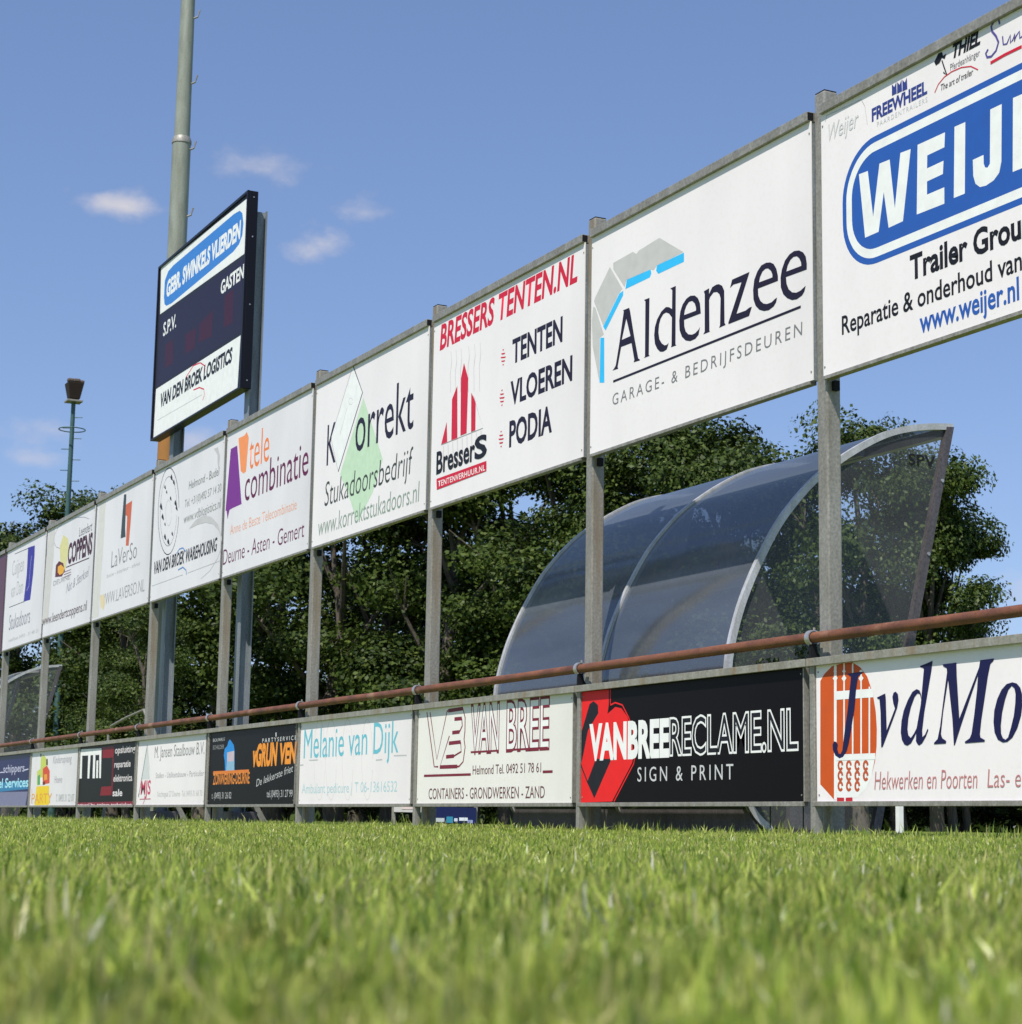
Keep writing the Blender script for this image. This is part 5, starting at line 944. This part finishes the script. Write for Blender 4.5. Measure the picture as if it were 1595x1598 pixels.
TREES = [(-64.9, 12.0, 10.1, 1.1, 'leafy tree cut by the left picture edge'), (-62.6, 13.4, 9.7, 1.0, 'leafy tree at far left, left of the slim dark green mast'),
 (-61.3, 14.9, 10.6, 1.0, 'tallest of the far left trees, directly behind the slim dark green mast'), (-58.1, 15.6, 9.9, 1.0, 'leafy tree just right of the slim dark green mast'),
 (-53.8, 15.4, 8.8, 1.25, 'leafy tree seen beneath the grey and orange monogram board'), (-51.5, 16.4, 9.5, 1.2, 'leafy tree seen between the two scoreboard legs'),
 (-49.0, 17.4, 9.9, 1.15, 'leafy tree seen just right of the right scoreboard leg'), (-46.6, 18.1, 9.9, 1.2, 'leafy tree seen beneath the pale green wedge board, left part'),
 (-46.1, 19.4, 9.7, 1.1, 'leafy tree seen beneath the pale green wedge board, right part'), (-43.7, 20.0, 9.7, 1.15, 'leafy tree seen beneath the striped tent board, left part'),
 (-43.0, 21.2, 10.2, 1.1, 'leafy tree seen beneath the striped tent board, right part'), (-40.6, 21.6, 9.6, 1.15, 'leafy tree behind the far end of the large dugout'),
 (-39.1, 22.2, 9.0, 1.0, 'leafy tree rising behind the middle rib of the large dugout'), (-37.7, 22.7, 9.0, 1.0, 'leafy tree whose top passes behind the folded door logo board'),
 (-37.0, 23.8, 9.5, .95, 'leafy tree with high top against the sky left of the tall post at the dugout'), (-38.3, 25.5, 8.3, .7, 'narrow leafy tree with low shoulder left of the gap of sky'),
 (-36.0, 25.7, 8.9, .78, 'leafy tree with its top left of the tall post, above the dugout roof'), (-34.8, 25.9, 9.4, .85, 'leafy tree with its top right of the tall post, above the dugout roof'),
 (-35.0, 27.0, 8.5, .85, 'leafy tree seen through the clear side window, left half'), (-33.8, 27.0, 8.2, .85, 'leafy tree seen through the clear side window, right half'),
 (-34.1, 27.8, 7.1, .66, 'leafy tree just right of the slanted dugout stanchion'), (-34.9, 28.8, 5.2, .75, 'lower leafy tree sloping down right of the dugout'),
 (-34.6, 30.3, 3.6, 1.0, 'small low tree at right, just above the rusty pipe'), (-34.6, 32.2, 2.9, 1.0, 'low tree hidden behind the gate logo board'),
 (-75.4, 20.1, 8.2, 1.3, 'farther tree in the dark back row, seen between boards at left'), (-70.1, 23.6, 8.8, 1.3, 'farther tree in the dark back row, behind the right scoreboard leg'),
 (-66.8, 26.9, 9.6, 1.3, 'farther tree in the dark back row, behind the green wedge board'), (-63.3, 30.0, 10.2, 1.3, 'farther tree in the dark back row, behind the tent board'),
 (-59.8, 32.3, 10.8, 1.3, 'farther tree in the dark back row, behind the large dugout roof'), (-56.1, 34.7, 10.5, 1.3, 'farther tree in the dark back row, behind the door logo board'),
 (-54.2, 37.6, 9.0, 1.3, 'farther tree in the dark back row, behind the sky gap'), (-52.2, 40.3, 8.4, 1.2, 'farther tree in the dark back row, behind the clear side window')]
for i, (x, y, H, ws, lb) in enumerate(TREES): make_tree(i, x, y, H, lb, ws)
# undergrowth: rounded bushes in front of the trunks
bushes = []
def make_bush(i, x, y, H, W, label):
    k = i % 3
    if k >= len(bushes):
        rng = np.random.default_rng(90+k)
        lob = [(rng.uniform(-.55, .55), rng.uniform(-.55, .55), .35+.3*rng.random(), .38) for _ in range(6)]
        bushes.append(crown(rng, lob, 130, 90, .034, .17, 'foliage', None))
    t = thing('bush', label, 'bush', (x, y, -.08), 'bushes under the trees'); t.scale = (W, W, H); t.rotation_euler.z = i*2.1
    link('foliage', bushes[k], M_leaf2, t)
    mb = MB()
    for j in range(4): mb.tube([(0, 0, 0), (.3*cos(j*1.6), .3*sin(j*1.6), .55)], [.02, .008], 5)
    mb.build('stem', M_bark, t)
NB = 24
_where = ['beneath the navy low board end of the row', 'behind the small far dugout', 'behind the slim dark green mast', 'left of the grey and orange monogram board post', 'under the grey and orange monogram board', 'left of the left scoreboard leg',
 'between the scoreboard legs', 'just right of the right scoreboard leg', 'under the purple and orange board', 'left of the post at the green wedge board', 'right of the post at the green wedge board', 'under the middle of the green wedge board',
 'under the right of the green wedge board', 'left of the post at the striped tent board', 'right of the post at the striped tent board', 'under the middle of the striped tent board', 'left of the large dugout', 'behind the far rib of the large dugout',
 'behind the middle rib of the large dugout', 'behind the near rib of the large dugout', 'seen through the clear side window of the dugout', 'left of the white stake', 'just right of the white stake', 'under the gate logo board at the right picture edge']
BUSHLAB = ['dark leafy bush under the trees, '+w for w in _where]
for i in range(NB):
    f = i/(NB-1); x = -61+(-33.0+61)*f; y = 13.4+(31.5-13.4)*f**1.25+1.6; 
    make_bush(i, x, y, (2.6+.8*sin(i*1.9)) if i < NB-4 else 1.5, 2.4+.5*cos(i*2.3), BUSHLAB[i])
# nearer light green shrub seen under the left boards
make_tree(33, -44.5, 12.6, 4.9, 'small light green tree beneath the grey and orange monogram board', 1.1)
make_tree(36, -48.0, 13.2, 4.4, 'small light green tree just right of the small far dugout', 1.1)
# weeds behind the lower top rail
def weed(x, y, z0, H, label):
    rng = np.random.default_rng(int(abs(x)*100)); n = 60
    C = np.stack([x+rng.normal(size=n)*.035, y+rng.normal(size=n)*.03, z0+H*rng.random(n)], 1); nr = unit(rng.normal(size=(n, 3))); t_ = unit(np.cross(nr, rng.normal(size=(n, 3)))); b_ = np.cross(nr, t_)
    t = thing('weed', label, 'weed', (x, y, -.03)); vr = np.stack([rng.random(n), rng.random(n)*.6, np.zeros(n), np.ones(n)], 1)
    link('leaves', quads_mesh('leaves', C-np.array([x, y, -.03]), t_*.018, b_*.007, vr), M_leaf2, t)
    MB().tube([(x, y, -.05), (x+.01, y, z0+H*.9)], .004, 5).build('stem', M_leaf2, t, t.location)
weed(-8.92, 6.235, .90, .11, 'small weed poking above the lower rail beside the nearest barrier post')
weed(-9.24, 6.235, .90, .07, 'small weed poking above the lower rail left of its taller neighbour')

# distant wood that closes the view under the crowns
rng = np.random.default_rng(77); nW = 95000
u = rng.random(nW); cxw = -150+115*u; cyw = 20+48*u**1.1+rng.normal(size=nW)*1.6; czw = rng.random(nW)**1.25*(4.8+1.0*np.sin(u*60)+.8*np.sin(u*143))
nr = unit(rng.normal(size=(nW, 3))+np.array([.3, -.5, .4])); tt = unit(np.cross(nr, rng.normal(size=(nW, 3)))); bb = np.cross(nr, tt); ss = .32*(.6+.8*rng.random((nW, 1)))
vv = np.stack([rng.random(nW)*.6, rng.random(nW)**5, np.zeros(nW), np.ones(nW)], 1)
tag(link('distant_wood', quads_mesh('distant_wood', np.stack([cxw, cyw, czw], 1), tt*ss*.6, bb*ss*.45, vv), M_leaf), kind='stuff')

# ------------------------------------------------------------------ grass
rng = np.random.default_rng(5)
def grass(name, zones):
    P0 = []; W_ = []; H_ = []
    for r0, r1, n, w, h, a0, a1 in zones:
        u = rng.random(n); g = 1.15                               # density falls off with distance
        r = (r0**(2-g)+(r1**(2-g)-r0**(2-g))*u)**(1/(2-g)); a = radians(a0)+rng.random(n)*radians(a1-a0)
        x = -np.sin(a)*r; y = np.cos(a)*r
        P0.append(np.stack([x, y], 1)); sc = np.clip(r/6, 1, 5); W_.append(w*sc**.75*(.6+.7*rng.random(n))); H_.append(h*(.55+.75*rng.random(n)))
    m_ = 9000                                                      # longer untrimmed blades where the mower cannot reach, along the barrier
    P0.append(np.stack([-6-34*rng.random(m_)**1.3, 6.20+rng.normal(size=m_)*.07], 1)); W_.append(.005+.004*rng.random(m_)); H_.append(.03+.075*rng.random(m_)**2.2)
    P = np.concatenate(P0); w = np.concatenate(W_); h = np.concatenate(H_); n = len(P)
    t = np.clip((P[:, 1]-.2)/5.6, 0, 1); z = -.025-.068*(1-t*t*(3-2*t))-.004
    # clumpy height variation and a few tall or flattened blades
    cl = .5+.5*np.sin(P[:, 0]*9+3*np.sin(P[:, 1]*7))*np.sin(P[:, 1]*11+2*np.sin(P[:, 0]*5)); h *= .72+.5*cl; h *= np.where(rng.random(n) < .05, 1.55, 1)
    rr_ = np.hypot(P[:, 0], P[:, 1]); h *= np.where(rr_ > 4.5, .8, 1)
    az = rng.random(n)*2*np.pi; lean = np.abs(rng.normal(size=n))*.52; lean = np.where(rng.random(n) < .07, 1.2, lean)
    ld = np.stack([np.cos(az), np.sin(az)], 1); fa = rng.random(n)*np.pi
    wd = np.stack([np.cos(fa), np.sin(fa)], 1)*(w/2)[:, None]
    def pt(f, wf):
        c = np.empty((n, 3)); k = np.sin(lean)*h*(f**1.5); c[:, :2] = P+ld*k[:, None]; c[:, 2] = z+np.cos(lean*f)*h*f
        l = c.copy(); r = c.copy(); l[:, :2] -= wd*wf; r[:, :2] += wd*wf; return l, r
    a, b = pt(0, .8); c, d = pt(.5, 1.0); e, _ = pt(1.0, .0); V = np.stack([a, b, d, c, e], 1).astype(np.float32)
    me = bpy.data.meshes.new(name); me.vertices.add(n*5); me.vertices.foreach_set('co', V.ravel())
    base = np.arange(n, dtype=np.int32)*5; lo = np.stack([base, base+1, base+2, base+3, base+3, base+2, base+4], 1).ravel()
    me.loops.add(n*7); me.loops.foreach_set('vertex_index', lo); me.polygons.add(n*2)
    ls = np.stack([np.arange(n)*7, np.arange(n)*7+4], 1).ravel().astype(np.int32); me.polygons.foreach_set('loop_start', ls); me.polygons.foreach_set('loop_total', np.tile([4, 3], n).astype(np.int32)); me.update()
    q = rng.random(n); v = np.zeros((n, 4)); v[:, 0] = rng.random(n); v[:, 1] = np.where(q < .15, .8, np.where(q < .3, .3, 0)); v[:, 2] = np.where(rng.random(n) < .010, 1, 0); v[:, 3] = 1  # third channel: a few blades carry shiny highlights as a pale colour
    ca = me.color_attributes.new('var', 'FLOAT_COLOR', 'POINT'); ca.data.foreach_set('color', np.repeat(v, 5, axis=0).astype(np.float32).ravel()); me.validate(); return me
gm, n, l, b = nodemat('grass_blades'); out = n['Material Output']
at = n.new('ShaderNodeAttribute'); at.attribute_name = 'var'; sp = n.new('ShaderNodeSeparateColor'); l.new(at.outputs['Color'], sp.inputs[0])
c1 = mixc(n, l, sp.outputs[0], (.14, .235, .022), (.60, .68, .13)); c2 = mixc(n, l, sp.outputs[1], c1, (.55, .48, .22)); c3 = mixc(n, l, sp.outputs[2], c2, (.85, .80, .62))
pc, pf = noise_color(n, l, 7, (0, 0, 0), (1, 1, 1), .5, .72, 4); c4 = mixc(n, l, pf, c3, (.36, .36, .09)); pd, pg = noise_color(n, l, 21, (0, 0, 0), (.85, .85, .85), .50, .66, 3); c4 = mixc(n, l, pd, c4, (.085, .165, .014))
l.new(c4, b.inputs['Base Color']); b.inputs['Roughness'].default_value = .38; b.inputs['Specular IOR Level'].default_value = .5
tl = n.new('ShaderNodeBsdfTranslucent'); l.new(c4, tl.inputs[0]); mx = n.new('ShaderNodeMixShader'); mx.inputs[0].default_value = .42
l.new(b.outputs[0], mx.inputs[1]); l.new(tl.outputs[0], mx.inputs[2]); l.new(mx.outputs[0], out.inputs[0])
gme = grass('grass', [(.25, 3.2, 120000, .0055, .038, 36, 92), (3.0, 9, 170000, .0050, .031, 40, 88), (8.5, 45, 240000, .0042, .032, 42, 86)])
tag(link('grass', gme, gm), kind='stuff')
